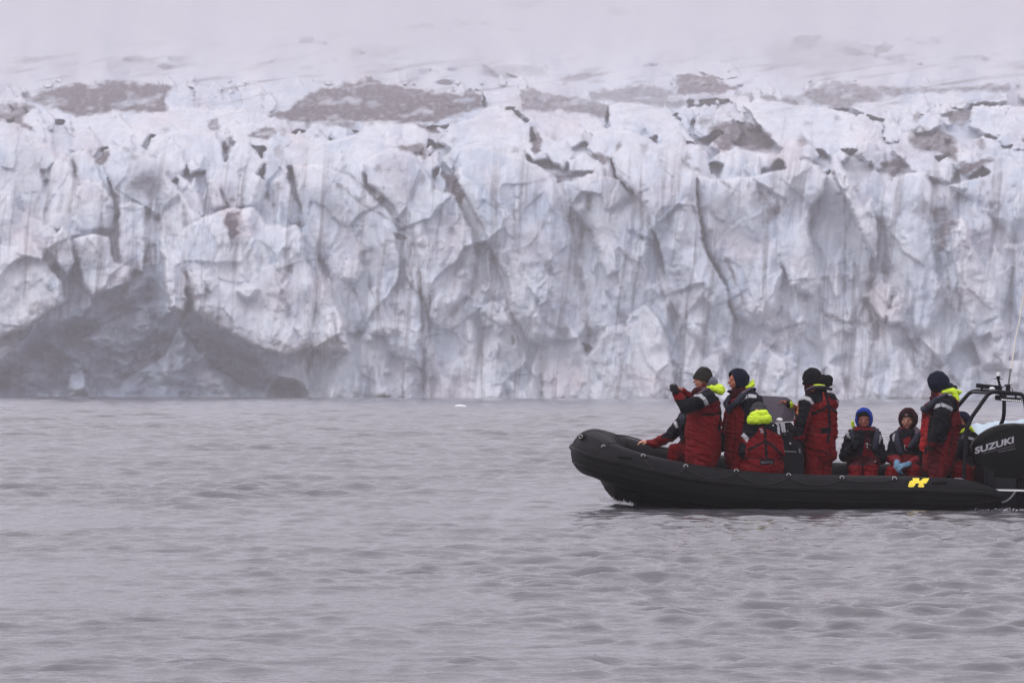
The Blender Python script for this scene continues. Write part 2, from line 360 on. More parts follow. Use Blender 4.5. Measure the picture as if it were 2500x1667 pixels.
for i in range(420):
    y = rs.uniform(250, 960); w = rs.uniform(5, 24)*(1 if y > 400 else .8); h = w*rs.uniform(.8, 2.6)*(1 if y > 400 else .5)
    x = rs.uniform(-200, 2700)
    if poly_dist(np.array([float(x)]), np.array([float(y)]), CAVE)[0] > -20: continue
    pts = shard(x, y, w, h)
    c0, c1 = np.searchsorted(us, [x-w*1.4-10, x+w*1.4+10]); r0 = np.searchsorted(-vs_, -(y+h*1.3+10)); r1 = np.searchsorted(-vs_, -(y-h*1.3-10))
    s = (slice(r0, r1), slice(c0, c1)); q = poly_dist(WU[s], WV[s], pts)
    am = rs.uniform(.25, 1.1)*(D[s]/930)**2; t = 1-np.clip(q/(w*.7), 0, 1)
    tx = rs.normal(0, .05)
    D[s] -= np.where(q > 0, am*(.4+.6*np.sqrt(np.clip(1-t*t, 0, 1))) + tx*(WU[s]-x), 0)
    TONE[s] = np.where((q > 0) & (TONE[s] < .85), TONE[s]*.4 + rs.uniform(-.7, .45), TONE[s])
D = D + calm0*(face*2.3*facets((WU+.22*WV)/120+.35*perlin(U/120, V/120, 401), WV/210, 402) + face*.25*facets((WU-.1*WV)/48+.3*perlin(U/50, V/50, 403), WV/84, 404))
fins = fbm((U+.12*V)/80+.4*perlin(U/160, V/200, 311), V/520, 3, 312, ridged=True)
D = D + calm0*face*2.6*(fins-.3)
# weathering: flutes, fine fractures
flute = fbm(U/26+V/240, V/150, 4, 31, ridged=True)
fine = fbm(U/14, V/20, 4, 41, gain=.6)
scal = fbm(U/46, V/34, 4, 51)
calm = np.where(TONE > .6, .35, 1.0)
D = D - calm*(.35*flute*face + .2*fine + 1.3*scal)*(0.8+0.9*upper*np.clip(D/1000-.2, 0, 1.1))*np.clip((V-40)/160, .15, 1)
rel = np.clip((300-V)/120, 0, 1)
D = D*(1 + rel*.035*fbm((U+60*perlin(U/300, V/60, 72))/150, V/34+.25*perlin(U/90, V/30, 73), 5, 71, gain=.45))
crackN = np.abs(fbm(U/60+V/300, V/160, 3, 81)); crack = np.exp(-(crackN/.012)**2)*face
D = D + .0*crack
# dirt: debris bands, melt-out patches, stained fractures (all part of the ice itself)
DIRT = np.zeros(U.shape)
def patch(pts, s=1.0, soft=9):
    global DIRT
    xs = [p[0] for p in pts]; ys = [p[1] for p in pts]
    c0, c1 = np.searchsorted(us, [min(xs)-40, max(xs)+40]); r0 = np.searchsorted(-vs_, -(max(ys)+40)); r1 = np.searchsorted(-vs_, -(min(ys)-40))
    sl_ = (slice(r0, r1), slice(c0, c1))
    q = poly_dist(WU[sl_], WV[sl_], pts) + 11*fbm(U[sl_]/30, V[sl_]/16, 4, 91)
    DIRT[sl_] = np.maximum(DIRT[sl_], s*np.clip(q/soft+.35, 0, 1)*(1-.65*np.clip(2.6*fbm((U[sl_]+.8*V[sl_])/60, V[sl_]/26, 4, 96, gain=.5)-.15, 0, 1)))
def streak(pts, w=5, s=.8):
    global DIRT
    xs = [p[0] for p in pts]; ys = [p[1] for p in pts]
    c0, c1 = np.searchsorted(us, [min(xs)-40, max(xs)+40]); r0 = np.searchsorted(-vs_, -(max(ys)+40)); r1 = np.searchsorted(-vs_, -(min(ys)-40))
    sl_ = (slice(r0, r1), slice(c0, c1))
    q = line_dist(WU[sl_], WV[sl_], pts)
    w_ = w*(1+.6*perlin(WU[sl_]/14, WV[sl_]/18, 90))
    DIRT[sl_] = np.maximum(DIRT[sl_], s*np.clip(.55+1.1*perlin(U[sl_]/22, V[sl_]/34, 95), .12, 1)*np.exp(-(q/np.maximum(w_, 1))**2))
    D[sl_] += .7*np.exp(-(q/(w*.8))**2)*np.clip((980-D[sl_])/20, 0, 1)
for s_, so_, pts in [
 (1,9,[(58,237),(126,215),(200,203),(290,197),(400,205),(425,212),(402,240),(408,276),(325,273),(190,284),(108,262)]),
 (.9,8,[(-80,252),(60,254),(85,262),(55,290),(88,322),(40,300),(-80,280)]),
 (1,9,[(660,280),(700,265),(760,225),(800,213),(862,200),(895,184),(935,203),(1000,215),(1090,225),(1178,232),(1178,262),(1100,290),(1030,300),(930,300),(800,305),(720,300)]),
 (.8,8,[(1273,219),(1300,217),(1340,228),(1430,240),(1485,255),(1478,292),(1440,280),(1380,272),(1275,272)]),
 (.7,8,[(1440,224),(1523,210),(1595,208),(1650,235),(1680,255),(1660,265),(1600,260),(1520,250),(1440,248)]),
 (1,6,[(1652,185),(1680,180),(1735,187),(1800,215),(1760,230),(1652,230)]),
 (.8,10,[(1850,238),(1870,226),(1905,240),(1965,222),(2030,199),(2120,210),(2300,212),(2460,204),(2460,230),(2380,225),(2250,228),(2130,245),(2060,268),(2000,258),(1930,258)]),
 (1,9,[(1730,310),(1748,300),(1795,295),(1845,305),(1875,325),(1890,350),(1885,370),(1823,370),(1795,356),(1770,374),(1733,345)]),
 (1,8,[(2308,270),(2351,264),(2376,273),(2366,295),(2347,314),(2326,305)]), (.9,10,[(2210,320),(2293,316),(2337,338),(2337,400),(2290,370),(2228,367)]),
 (1,8,[(2340,400),(2409,388),(2435,385),(2390,420),(2337,428)]), (1,8,[(2150,395),(2192,385),(2220,403),(2181,438),(2160,420)]),
 (.85,12,[(2268,505),(2330,497),(2335,535),(2310,600),(2290,640),(2278,540)]), (1,7,[(1295,316),(1310,316),(1324,334),(1320,367),(1306,381),(1295,367)]),
 (.9,9,[(960,358),(1028,347),(1046,370),(1038,388),(1000,378)]), (.9,8,[(1075,425),(1089,416),(1125,446),(1136,475),(1125,511),(1110,486),(1090,457)]),
 (.9,7,[(1353,425),(1378,428),(1407,421),(1393,446),(1360,446)]), (.55,14,[(1368,450),(1400,470),(1412,600),(1430,720),(1418,740),(1400,640),(1382,540)]),
 (1.15,8,[(546,522),(578,511),(593,511),(580,555),(582,600),(560,610),(556,570)]), (1,7,[(1443,374),(1490,381),(1490,398),(1468,401)]),
 (1,8,[(235,396),(253,367),(267,370),(267,396),(245,406)]), (.9,9,[(607,331),(650,305),(687,320),(643,345)]), (.45,14,[(1850,112),(1920,100),(2010,98),(2120,106),(2140,160),(2050,172),(1900,165)]), (.4,10,[(1190,164),(1250,154),(1330,162),(1340,185),(1230,188)]), (.3,12,[(830,120),(900,105),(975,115),(980,140),(860,146)]), (.3,10,[(250,150),(360,140),(380,175),(270,185)]), (.8,9,[(500,300),(530,290),(540,318),(515,322)]),
 (1.05,5,[(1418,833),(1440,840),(1452,850),(1436,862)]), (.75,14,[(1850,455),(1885,490),(1915,500),(1905,520),(1870,570),(1860,500)]),
 (.4,14,[(2065,366),(2140,366),(2150,395),(2120,440),(2085,450),(2070,430)]), (.75,8,[(790,305),(830,292),(880,300),(850,318)]), (.8,8,[(545,345),(570,330),(560,380),(545,380)]),
 (.6,12,[(320,430),(370,415),(395,440),(380,500),(340,470),(300,470)]), (1,6,[(950,560),(985,572),(1000,585),(975,592)]), (.8,9,[(455,690),(480,700),(490,730),(470,745),(450,730)]),
 (1.0,7,[(1010,300),(1060,305),(1075,325),(1055,330)]), (.3,7,[(650,955),(700,930),(745,940),(755,985),(640,985)]),
 (.22,40,[(40,330),(110,345),(130,420),(100,560),(20,520),(10,400)]),(.22,50,[(930,380),(1010,390),(1060,470),(1000,520),(900,440)]),(.22,40,[(1720,450),(1840,470),(1880,560),(1820,640),(1760,600)]),
 (.25,50,[(780,480),(900,520),(960,640),(920,720),(840,620)]),(.3,30,[(2130,640),(2210,620),(2240,720),(2190,770),(2160,700)]),(.25,30,[(1380,460),(1500,440),(1520,560),(1420,620)])]:
    patch(pts, s_, so_)
for i in range(64):
    y = 285+rs.rand()**1.3*270; w = rs.uniform(5, 15); h = w*rs.uniform(.8, 2.6)*(1 if y > 380 else .6)
    patch(shard(rs.uniform(-40, 2560), y, w, h), rs.uniform(.35, .75), 10)
for w_, s_, pts in [
 (5,.75,[(1002,560),(1017,622),(1026,687),(1031,774),(1031,839),(1037,864),(1033,975)]), (3,.8,[(1049,720),(1049,840)]), (4,.75,[(1200,600),(1215,660),(1230,702),(1241,752),(1255,781),(1252,835)]),
 (3,.6,[(1259,803),(1273,872),(1306,930),(1330,975)]), (7,.55,[(1165,540),(1165,637),(1154,712),(1100,767)]), (12,.75,[(1440,470),(1430,540),(1414,604),(1411,669),(1429,731),(1436,828)]),
 (4,.6,[(865,705),(894,796)]), (4,.7,[(895,640),(905,702),(916,752),(937,814)]), (3.5,.75,[(2062,432),(2064,550),(2062,684),(2069,774)]),
 (6,.75,[(2011,767),(2066,789),(2120,792),(2156,799),(2203,796),(2225,846),(2243,864),(2300,900),(2340,940)]), (6,.6,[(2116,723),(2131,774),(2156,803)]), (4,.6,[(2225,846),(2235,897)]),
 (6,.8,[(1776,633),(1782,655),(1795,687),(1812,720),(1816,741)]), (4,.6,[(1787,752),(1791,803),(1784,857)]), (6,.7,[(1650,385),(1690,410),(1740,432),(1805,472)]), (4,.7,[(1954,381),(2004,403),(2033,425)]),
 (5,.6,[(1856,457),(1862,500),(1867,560)]), (5,.6,[(2412,472),(2427,511),(2423,598)]), (5,.8,[(825,450),(890,504),(963,540),(999,576)]), (4,.7,[(822,410),(865,439),(894,464)]),
 (6,.8,[(290,440),(289,511),(272,560),(276,650)]), (7,.85,[(379,440),(365,511),(358,584),(354,650)]), (9,.9,[(452,669),(473,723),(455,760),(441,785)]), (6,.5,[(397,752),(385,820),(380,893)]), (5,.6,[(188,687),(217,723),(163,738)]),
 (6,.6,[(694,622),(708,644),(687,698)]), (4,.7,[(813,767),(824,832)]), (4,.5,[(773,658),(813,731)]), (5,.6,[(2293,550),(2311,658),(2325,760)]), (4,.6,[(120,345),(95,400),(110,470)]),(4,.5,[(650,440),(670,480),(672,520)]),
 (4,.5,[(1005,640),(990,560),(1000,520)]), (4,.6,[(1250,500),(1258,540),(1255,575)]), (4,.6,[(1505,440),(1490,480),(1480,530)]), (3,.5,[(750,940),(752,890),(748,850)]), (3,.5,[(895,950),(905,900),(915,870)]),
 (4,.5,[(1700,430),(1704,500),(1698,540)]), (3,.5,[(1232,930),(1238,965)]), (4,.5,[(1940,900),(1990,940)]), (4,.4,[(1612,690),(1640,780),(1660,850)]), (3,.5,[(985,640),(1000,700)]), (5,.5,[(2350,640),(2352,700),(2340,760)])]:
    streak(pts, w_, s_)
# thin foliation of dust in the ice, steeply dipping
fol = fbm(U/34+V/420+.6*wob, V/520, 4, 101, gain=.65)
DIRT = np.maximum(DIRT, np.clip((fol-.08)*2.0, 0, .5)*np.where(TONE > .85, .2, 1.0)*np.clip((V-330)/120, 0, 1))
fol2 = np.exp(-(fbm(U/48+V/500+.8*wob, V/300, 4, 301, gain=.6)/.035)**2)*np.clip(fbm(U/140, V/160, 2, 302)*2+.25, 0, 1)
DIRT = np.maximum(DIRT, np.clip((V-330)/120, 0, 1)*.32*fol2*np.where(TONE > .85, .3, 1.0))
band = fbm(U/150, (V+.15*U)/17, 4, 111)
DIRT = np.maximum(DIRT, np.clip((band-.12)*2.2, 0, .75)*np.clip((300-V)/80, 0, 1)*np.clip((V-90)/60, .25, 1))
speck = fbm(U/14, V/10, 3, 121)
DIRT = np.clip(DIRT*(1+.45*speck), 0, 1)
blue = fbm(U/110, V/90, 4, 131) + .6*fbm(U/42+V/300, V/75, 4, 132)
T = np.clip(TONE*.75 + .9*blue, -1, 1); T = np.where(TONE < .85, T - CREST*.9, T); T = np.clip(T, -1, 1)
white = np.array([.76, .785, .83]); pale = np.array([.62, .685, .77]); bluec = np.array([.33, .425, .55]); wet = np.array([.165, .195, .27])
dirtc = np.array([.042, .020, .034])
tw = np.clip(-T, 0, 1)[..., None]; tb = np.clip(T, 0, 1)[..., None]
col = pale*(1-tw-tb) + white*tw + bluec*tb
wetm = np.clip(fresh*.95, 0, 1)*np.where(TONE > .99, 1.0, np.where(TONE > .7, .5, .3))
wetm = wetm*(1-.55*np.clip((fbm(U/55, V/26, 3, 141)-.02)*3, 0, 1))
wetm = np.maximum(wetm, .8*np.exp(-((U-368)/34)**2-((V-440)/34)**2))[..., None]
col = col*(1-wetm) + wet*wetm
warm = np.clip(fbm(U/130, V/110, 3, 151)*1.3, 0, .5)[..., None]
col = col*(1-warm*np.array([.10, .24, .24]))
dd_ = (DIRT*.97)[..., None]
col = col*(1-dd_) + dirtc*dd_
# meltwater rounds every edge a little
k5 = np.array([1, 4, 6, 4, 1.])/16
for _ in range(1):
    for ax_i in (0, 1):
        Dp = np.pad(D, [(2, 2) if ax_i == 0 else (0, 0), (2, 2) if ax_i == 1 else (0, 0)], mode='edge')
        Ds = sum(k5[i]*(Dp[i:i+D.shape[0], :] if ax_i == 0 else Dp[:, i:i+D.shape[1]]) for i in range(5))
        D = D + (Ds-D)*(.25+.75*face)
gm = bpy.data.materials.new("glacier_ice"); gm.use_nodes = True; nt = gm.node_tree; b = nt.nodes['Principled BSDF']
an = nt.nodes.new('ShaderNodeAttribute'); an.attribute_name = 'tint'
tcn = nt.nodes.new('ShaderNodeTexCoord')
mp = nt.nodes.new('ShaderNodeMapping'); mp.inputs['Scale'].default_value = (.8, .25, .55)
n = nt.nodes.new('ShaderNodeTexNoise'); n.inputs['Scale'].default_value = 0.5; n.inputs['Detail'].default_value = 8; n.inputs['Roughness'].default_value = .65
nt.links.new(tcn.outputs['Object'], mp.inputs[0]); nt.links.new(mp.outputs[0], n.inputs['Vector'])
mr = nt.nodes.new('ShaderNodeMapRange'); mr.inputs[1].default_value = .3; mr.inputs[2].default_value = .7; mr.inputs[3].default_value = .84; mr.inputs[4].default_value = 1.12
nt.links.new(n.outputs['Fac'], mr.inputs[0])
sc_ = nt.nodes.new('ShaderNodeVectorMath'); sc_.operation = 'SCALE'
nt.links.new(an.outputs['Color'], sc_.inputs[0]); nt.links.new(mr.outputs[0], sc_.inputs['Scale']); nt.links.new(sc_.outputs[0], b.inputs['Base Color'])
b.inputs['Roughness'].default_value = .55; b.inputs['Specular IOR Level'].default_value = .3
bp = nt.nodes.new('ShaderNodeBump'); bp.inputs['Distance'].default_value = .8; bp.inputs['Strength'].default_value = .4
nt.links.new(n.outputs['Fac'], bp.inputs['Height']); nt.links.new(bp.outputs[0], b.inputs['Normal'])
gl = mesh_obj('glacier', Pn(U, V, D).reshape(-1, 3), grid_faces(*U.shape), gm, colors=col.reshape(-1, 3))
tag(gl, kind='structure'); gl['label'] = 'crevassed blue-white glacier ending in a tall calving ice cliff'
del a1, a2, c1_, c2_, WU, WV, wob, flute, fine, scal, crackN, fol, band, speck, blue, warm

# ------------------------------------------------------------------ water
def water():
    ys = [13.0]
    while ys[-1] < 990: ys.append(ys[-1] + max(.035, ys[-1]*.0015))
    ys = np.array(ys); rel = np.linspace(-.19, .19, 760)
    Yg, Rg = np.meshgrid(ys, rel, indexing='ij'); X = Rg*(Yg+16)
    Z = np.zeros(X.shape)
    r = np.random.RandomState(12)
    N = 64
    lam = np.concatenate([.12*(.48/.12)**r.rand(50), .7*(7/.7)**r.rand(24)]); N = len(lam); th = np.radians(90 + r.normal(6, 27, N)); ph = r.rand(N)*6.283
    slope = .0185*np.where(lam < .65, 1.0, np.clip(.55/lam, .12, .7))
    spacing = np.maximum(.035, Yg[:, :1]*.0015)
    gust = (.45 + 1.0*np.clip(.5+fbm(X/9, Yg/22, 3, 5)*1.3, 0, 1))*np.interp(Yg, [20, 60, 150, 600], [1.0, .9, .7, .5])
    Xw = X + .15*perlin(X/1.1, Yg/1.1, 9); Yw = Yg + .2*perlin(X/1.4, Yg/1.4, 10)
    want = (slope**2).sum()
    have = sum((np.clip((l/spacing-2.2)/2, 0, 1)*s_)**2 for l, s_ in zip(lam, slope))
    comp = np.minimum(np.sqrt(want/np.maximum(have, 1e-9)), 6.0)
    for l, t, p_, s_ in zip(lam, th, ph, slope):
        k = 2*np.pi/l; fade = np.clip((l/spacing-2.2)/2, 0, 1)*comp
        arg = k*(Xw*math.cos(t)+Yw*math.sin(t))+p_
        Z += fade*(s_/k)*1.41*np.sin(arg)
    Z *= gust
    Z += .7*np.maximum(Z, 0)*np.clip(Z/.02, 0, 1)
        # the boat's own wave along its side and bow
    bx = X; 
    for (x0, y0, amp, w) in WAKE:
        dr = np.hypot((X-x0)*1.0, (Yg-y0))
        Z += amp*np.exp(-(dr/w)**2)
    V3 = np.stack([X, Yg, Z], -1).reshape(-1, 3)
    wm = bpy.data.materials.new("water"); wm.use_nodes = True; nt = wm.node_tree; b = nt.nodes['Principled BSDF']
    b.inputs['Base Color'].default_value = (.092, .093, .102, 1); b.inputs['Roughness'].default_value = .07; b.inputs['IOR'].default_value = 1.45
    tcn = nt.nodes.new('ShaderNodeTexCoord'); mp = nt.nodes.new('ShaderNodeMapping'); mp.inputs['Scale'].default_value = (1, 1.5, 1)
    n1 = nt.nodes.new('ShaderNodeTexNoise'); n1.inputs['Scale'].default_value = 13; n1.inputs['Detail'].default_value = 3
    n2 = nt.nodes.new('ShaderNodeTexNoise'); n2.inputs['Scale'].default_value = 1.3; n2.inputs['Detail'].default_value = 4
    nt.links.new(tcn.outputs['Object'], mp.inputs[0]); nt.links.new(mp.outputs[0], n1.inputs['Vector']); nt.links.new(mp.outputs[0], n2.inputs['Vector'])
    b1 = nt.nodes.new('ShaderNodeBump'); b1.inputs['Distance'].default_value = .007; b1.inputs['Strength'].default_value = 1
    b2 = nt.nodes.new('ShaderNodeBump'); b2.inputs['Distance'].default_value = .02; b2.inputs['Strength'].default_value = 1
    nt.links.new(n1.outputs['Fac'], b1.inputs['Height']); nt.links.new(n2.outputs['Fac'], b2.inputs['Height'])
    nt.links.new(b2.outputs[0], b1.inputs['Normal']); nt.links.new(b1.outputs[0], b.inputs['Normal'])
    w = mesh_obj('water', V3, grid_faces(*X.shape), wm)
    tag(w, kind='structure')
    # open water and lake bed to either side and behind the camera
    pts = [(-2500,-60),(2500,-60),(2500,1100),(-2500,1100)]
    w2 = mesh_obj('sea', [(x, y, -.35) for x, y in pts], [(0,1,2,3)], wm); tag(w2, kind='structure')
WAKE = []

# ------------------------------------------------------------------ shape builders
class Bag:
    """collects vertices and faces for one mesh"""
    def __init__(self): self.v = []; self.f = []
    def add(self, vs, fs):
        o = len(self.v); self.v += [Vector(x) for x in vs]; self.f += [tuple(i+o for i in f) for f in fs]; return self
    def box(self, c, s, rot=None, bev=0.12):
        c = Vector(c); b = min(s)*bev
        bm = bmesh.new(); bmesh.ops.create_cube(bm, size=1)
        for v in bm.verts: v.co = Vector((v.co.x*s[0], v.co.y*s[1], v.co.z*s[2]))
        if b > 0: bmesh.ops.bevel(bm, geom=bm.edges[:], offset=b, segments=2, affect='EDGES', profile=.6)
        M = rot if rot is not None else Matrix.Identity(3)
        bm.verts.index_update()
        self.add([M @ v.co + c for v in bm.verts], [[v.index for v in f.verts] for f in bm.faces]); bm.free(); return self
    def tube(self, pts, r, n=10, closed=False, squash=None, cap=True):
        """swept round section; r a number or list; squash=(axis, factor) flattens across the axis"""
        pts = [Vector(p) for p in pts]; m = len(pts)
        rr = r if isinstance(r, (list, tuple)) else [r]*m
        rings = []; up = None
        for i, p in enumerate(pts):
            a_ = pts[(i-1) % m] if (i > 0 or closed) else p; b_ = pts[(i+1) % m] if (i < m-1 or closed) else p
            t = (b_-a_).normalized()
            if up is None:
                up = Vector((0, 0, 1)) if abs(t.z) < .9 else Vector((0, 1, 0))
            side = t.cross(up).normalized(); up = side.cross(t).normalized()
            ring = []
            for k in range(n):
                an = 2*math.pi*k/n; o = side*math.cos(an)*rr[i] + up*math.sin(an)*rr[i]
                if squash: ax, fc = squash; ax = Vector(ax); o = o - ax*(o.dot(ax)*(1-fc))
                ring.append(p+o)
            rings.append(ring)
        vs = [q for rg in rings for q in rg]; fs = []
        mm = m if closed else m-1
        for i in range(mm):
            for k in range(n):
                a0 = i*n+k; a1 = i*n+(k+1) % n; b0 = ((i+1) % m)*n+k; b1 = ((i+1) % m)*n+(k+1) % n
                fs.append((a0, a1, b1, b0))
        if cap and not closed:
            fs.append(tuple(range(n))[::-1]); fs.append(tuple((m-1)*n+k for k in range(n)))
        return self.add(vs, fs)
    def ball(self, c, r, n=12, M=None):
        c = Vector(c); r = r if isinstance(r, (tuple, list)) else (r, r, r); vs = []; fs = []
        h = n//2
        for i in range(h+1):
            th = math.pi*i/h
            for k in range(n):
                ph = 2*math.pi*k/n; q = Vector((math.sin(th)*math.cos(ph)*r[0], math.sin(th)*math.sin(ph)*r[1], math.cos(th)*r[2]))
                vs.append(c + (M @ q if M else q))
        for i in range(h):
            for k in range(n): fs.append((i*n+k, i*n+(k+1) % n, (i+1)*n+(k+1) % n, (i+1)*n+k))
        return self.add(vs, fs)
    def build(self, name, m, parent=None, smooth=True, label=None):
        me_v = np.array([tuple(q) for q in self.v])
        o = mesh_obj(name, me_v, self.f, m, parent, smooth)
        if smooth:
            try: o.data.set_sharp_from_angle(angle=math.radians(40))
            except Exception: pass
        if label: o['label'] = label
        return o
def crom(pts, n=6):
    """Catmull-Rom through tuples of any length"""
    p = np.array(pts, float); out_ = []
    p = np.vstack([2*p[0]-p[1], p, 2*p[-1]-p[-2]])
    for i in range(1, len(p)-2):
        for k in range(n):
            t = k/n
            out_.append(.5*((2*p[i]) + (-p[i-1]+p[i+1])*t + (2*p[i-1]-5*p[i]+4*p[i+1]-p[i+2])*t*t + (-p[i-1]+3*p[i]-3*p[i+1]+p[i+2])*t**3))
    out_.append(p[-2]); return np.array(out_)

# ------------------------------------------------------------------ materials
rubber = mat('black_hypalon', (.0045, .0045, .0055), rough=.55, spec=.10, bump=.25, bscale=60, var=.25, vscale=5)
rubber_dk = mat('black_rubber', (.004, .004, .005), rough=.5, spec=.10, bump=.2, bscale=90, var=.2)
hullm = mat('dark_hull', (.004, .004, .005), rough=.4, spec=.08, bump=.1, bscale=30, var=.2)
deckm = mat('grey_deck', (.02, .02, .022), rough=.8, bump=.4, bscale=120, var=.25)
blackpaint = mat('black_powder_coat', (.007, .007, .010), rough=.4, spec=.14, bump=.1, bscale=150, var=.15)
cowlm = mat('black_cowl_paint', (.0025, .0025, .003), rough=.32, spec=.12, coat=.0, bump=.05, bscale=40, var=.1)
steel = mat('stainless_steel', (.55, .55, .57), rough=.3, metal=1.0, var=.1)
ropem = mat('black_rope', (.012, .012, .012), rough=.8, bump=.6, bscale=220, var=.3)
whitep = mat('white_plastic', (.72, .72, .74), rough=.4, var=.08)
paperm = mat('laminated_paper', (.42, .42, .46), rough=.5, var=.25, vscale=60)
yellowm = mat('yellow_vinyl', (.80, .62, .03), rough=.45, var=.08)
letterm = mat('silver_lettering', (.36, .36, .40), rough=.4, var=.1)
whip = mat('antenna_white', (.75, .70, .64), rough=.5, var=.08)
greyp = mat('grey_plastic', (.16, .16, .18), rough=.5, var=.1)
ledm = mat('lamp_lens', (.8, .8, .8), rough=.2, emit=((1, 1, 1), .35))
screenm = bpy.data.materials.new('smoked_acrylic'); screenm.use_nodes = True
_n = screenm.node_tree; _b = _n.nodes['Principled BSDF']; _b.inputs['Base Color'].default_value = (.14, .12, .15, 1); _b.inputs['Roughness'].default_value = .15
_t = _n.nodes.new('ShaderNodeBsdfTransparent'); _t.inputs[0].default_value = (.55, .5, .58, 1)
_m = _n.nodes.new('ShaderNodeMixShader'); _m.inputs[0].default_value = .72
_n.links.new(_t.outputs[0], _m.inputs[1]); _n.links.new(_b.outputs[0], _m.inputs[2]); _n.links.new(_m.outputs[0], _n.nodes['Material Output'].inputs['Surface'])

# ------------------------------------------------------------------ the boat
PXM = 189.7
boat = empty('inflatable_boat', P(1950, 1240, 55.7))
tag(boat, 'black rigid inflatable boat full of people with a yellow emblem on its side', 'boat')
near = [(2438,1214,54.97,.085),(2420,1213,54.95,.125),(2385,1212,54.92,.19),(2340,1213,54.9,.235),(2250,1209,54.9,.243),(2160,1207,54.9,.243),(2020,1205,54.9,.243),(1880,1200,54.9,.243),(1770,1190,54.9,.243),(1671,1176,54.9,.243),(1574,1156,54.9,.245),(1510,1137,54.94,.25),(1475,1122,55.1,.262),(1456,1111,55.35,.285)]
bow = [(1450,1105,55.65,.30),(1452,1101,55.95,.295)]
far = [(1462,1100,56.25,.275),(1490,1104,56.5,.255),(1530,1114,56.6,.245),(1622,1136,56.6,.243),(1750,1155,56.6,.243),(1890,1168,56.6,.243),(2028,1173,56.6,.243),(2300,1180,56.6,.243),(2380,1182,56.6,.19),(2430,1184,56.6,.10)]
path = crom(near+bow+far, 6)
cen = [P(*q[:3]) for q in path]
Bag().tube(cen, [float(q[3]) for q in path], n=36).build('inflatable_tube', rubber, boat)
npath = crom(near, 8)
_ord = np.argsort(npath[:, 0])
def tube_front(px, py, off=.004):
    """depth of the near face of the near tube at a pixel"""
    q = npath[_ord]
    pc = np.interp(px, q[:, 0], q[:, 1]); Yc = np.interp(px, q[:, 0], q[:, 2]); r = np.interp(px, q[:, 0], q[:, 3])
    dz = (pc-py)/PXM
    return Yc - math.sqrt(max(r*r-dz*dz, 0.0004)) - off
def rub(angle, w, name, m):
    pts = []
    for i in range(len(path)):
        a_ = cen[max(i-1, 0)]; b_ = cen[min(i+1, len(cen)-1)]; t = (b_-a_).normalized()
        o = t.cross(Vector((0, 0, 1))).normalized()
        o = -o if False else o
        up = o.cross(t).normalized()
        if up.z < 0: up = -up
        # outward side: near tube faces -Y, bow -X, far tube +Y (path runs stern -> bow -> stern)
        out_ = o if o.dot(cen[i]-cen_mid) > 0 else -o
        pts.append(cen[i] + (out_*math.cos(angle)+up*math.sin(angle))*(float(path[i][3])+w*.25))
    return Bag().tube(pts, w, n=8, squash=((0, 0, 1), 1.2)).build(name, m, boat)
cen_mid = P(2000, 1200, 55.75)
rub(math.radians(13), .026, 'rub_strake', rubber_dk)
rub(math.radians(-22), .010, 'tube_seam', rubber_dk)
# hull under the tubes
st = [(1462,1166,.50,1118),(1478,1196,.66,1126),(1500,1222,.74,1138),(1560,1252,.80,1156),(1700,1272,.82,1184),(1950,1284,.82,1208),(2200,1290,.82,1212),(2420,1292,.80,1218)]
b = Bag(); vs2 = []
for px, ky, hw, cy in st:
    k = P(px, ky, 55.75); cz = P(px, cy, 55.75).z
    for f_, zf in ((-1, 0), (-.55, .55), (0, 1), (.55, .55), (1, 0)):
        vs2.append(Vector((k.x, 55.75+f_*hw, cz + (k.z-cz)*zf)))
fs2 = [(i*5+j, i*5+j+1, (i+1)*5+j+1, (i+1)*5+j) for i in range(len(st)-1) for j in range(4)]
fs2 += [tuple((len(st)-1)*5+j for j in range(5)), (0, 1, 2, 3, 4)]
fs2 += [(i*5, (i+1)*5, (i+1)*5+4, i*5+4) for i in range(len(st)-1)]
b.add(vs2, fs2); b.build('hull', hullm, boat, smooth=False)
dk = Bag(); dv = []
for px, hw in ((1500,.3),(1540,.62),(1700,.68),(2380,.68)):
    p_ = P(px, 1222, 55.75); z = .07 + max(0, (1640-px)/140)*.16
    dv += [Vector((p_.x, 55.75-hw, z)), Vector((p_.x, 55.75+hw, z))]
dk.add(dv, [(2*i, 2*i+2, 2*i+3, 2*i+1) for i in range(3)]); dk.build('deck', deckm, boat, smooth=False)
tr = P(2392, 1180, 55.75)
Bag().box((tr.x, 55.75, .22), (.07, 1.5, .62)).build('transom', hullm, boat)
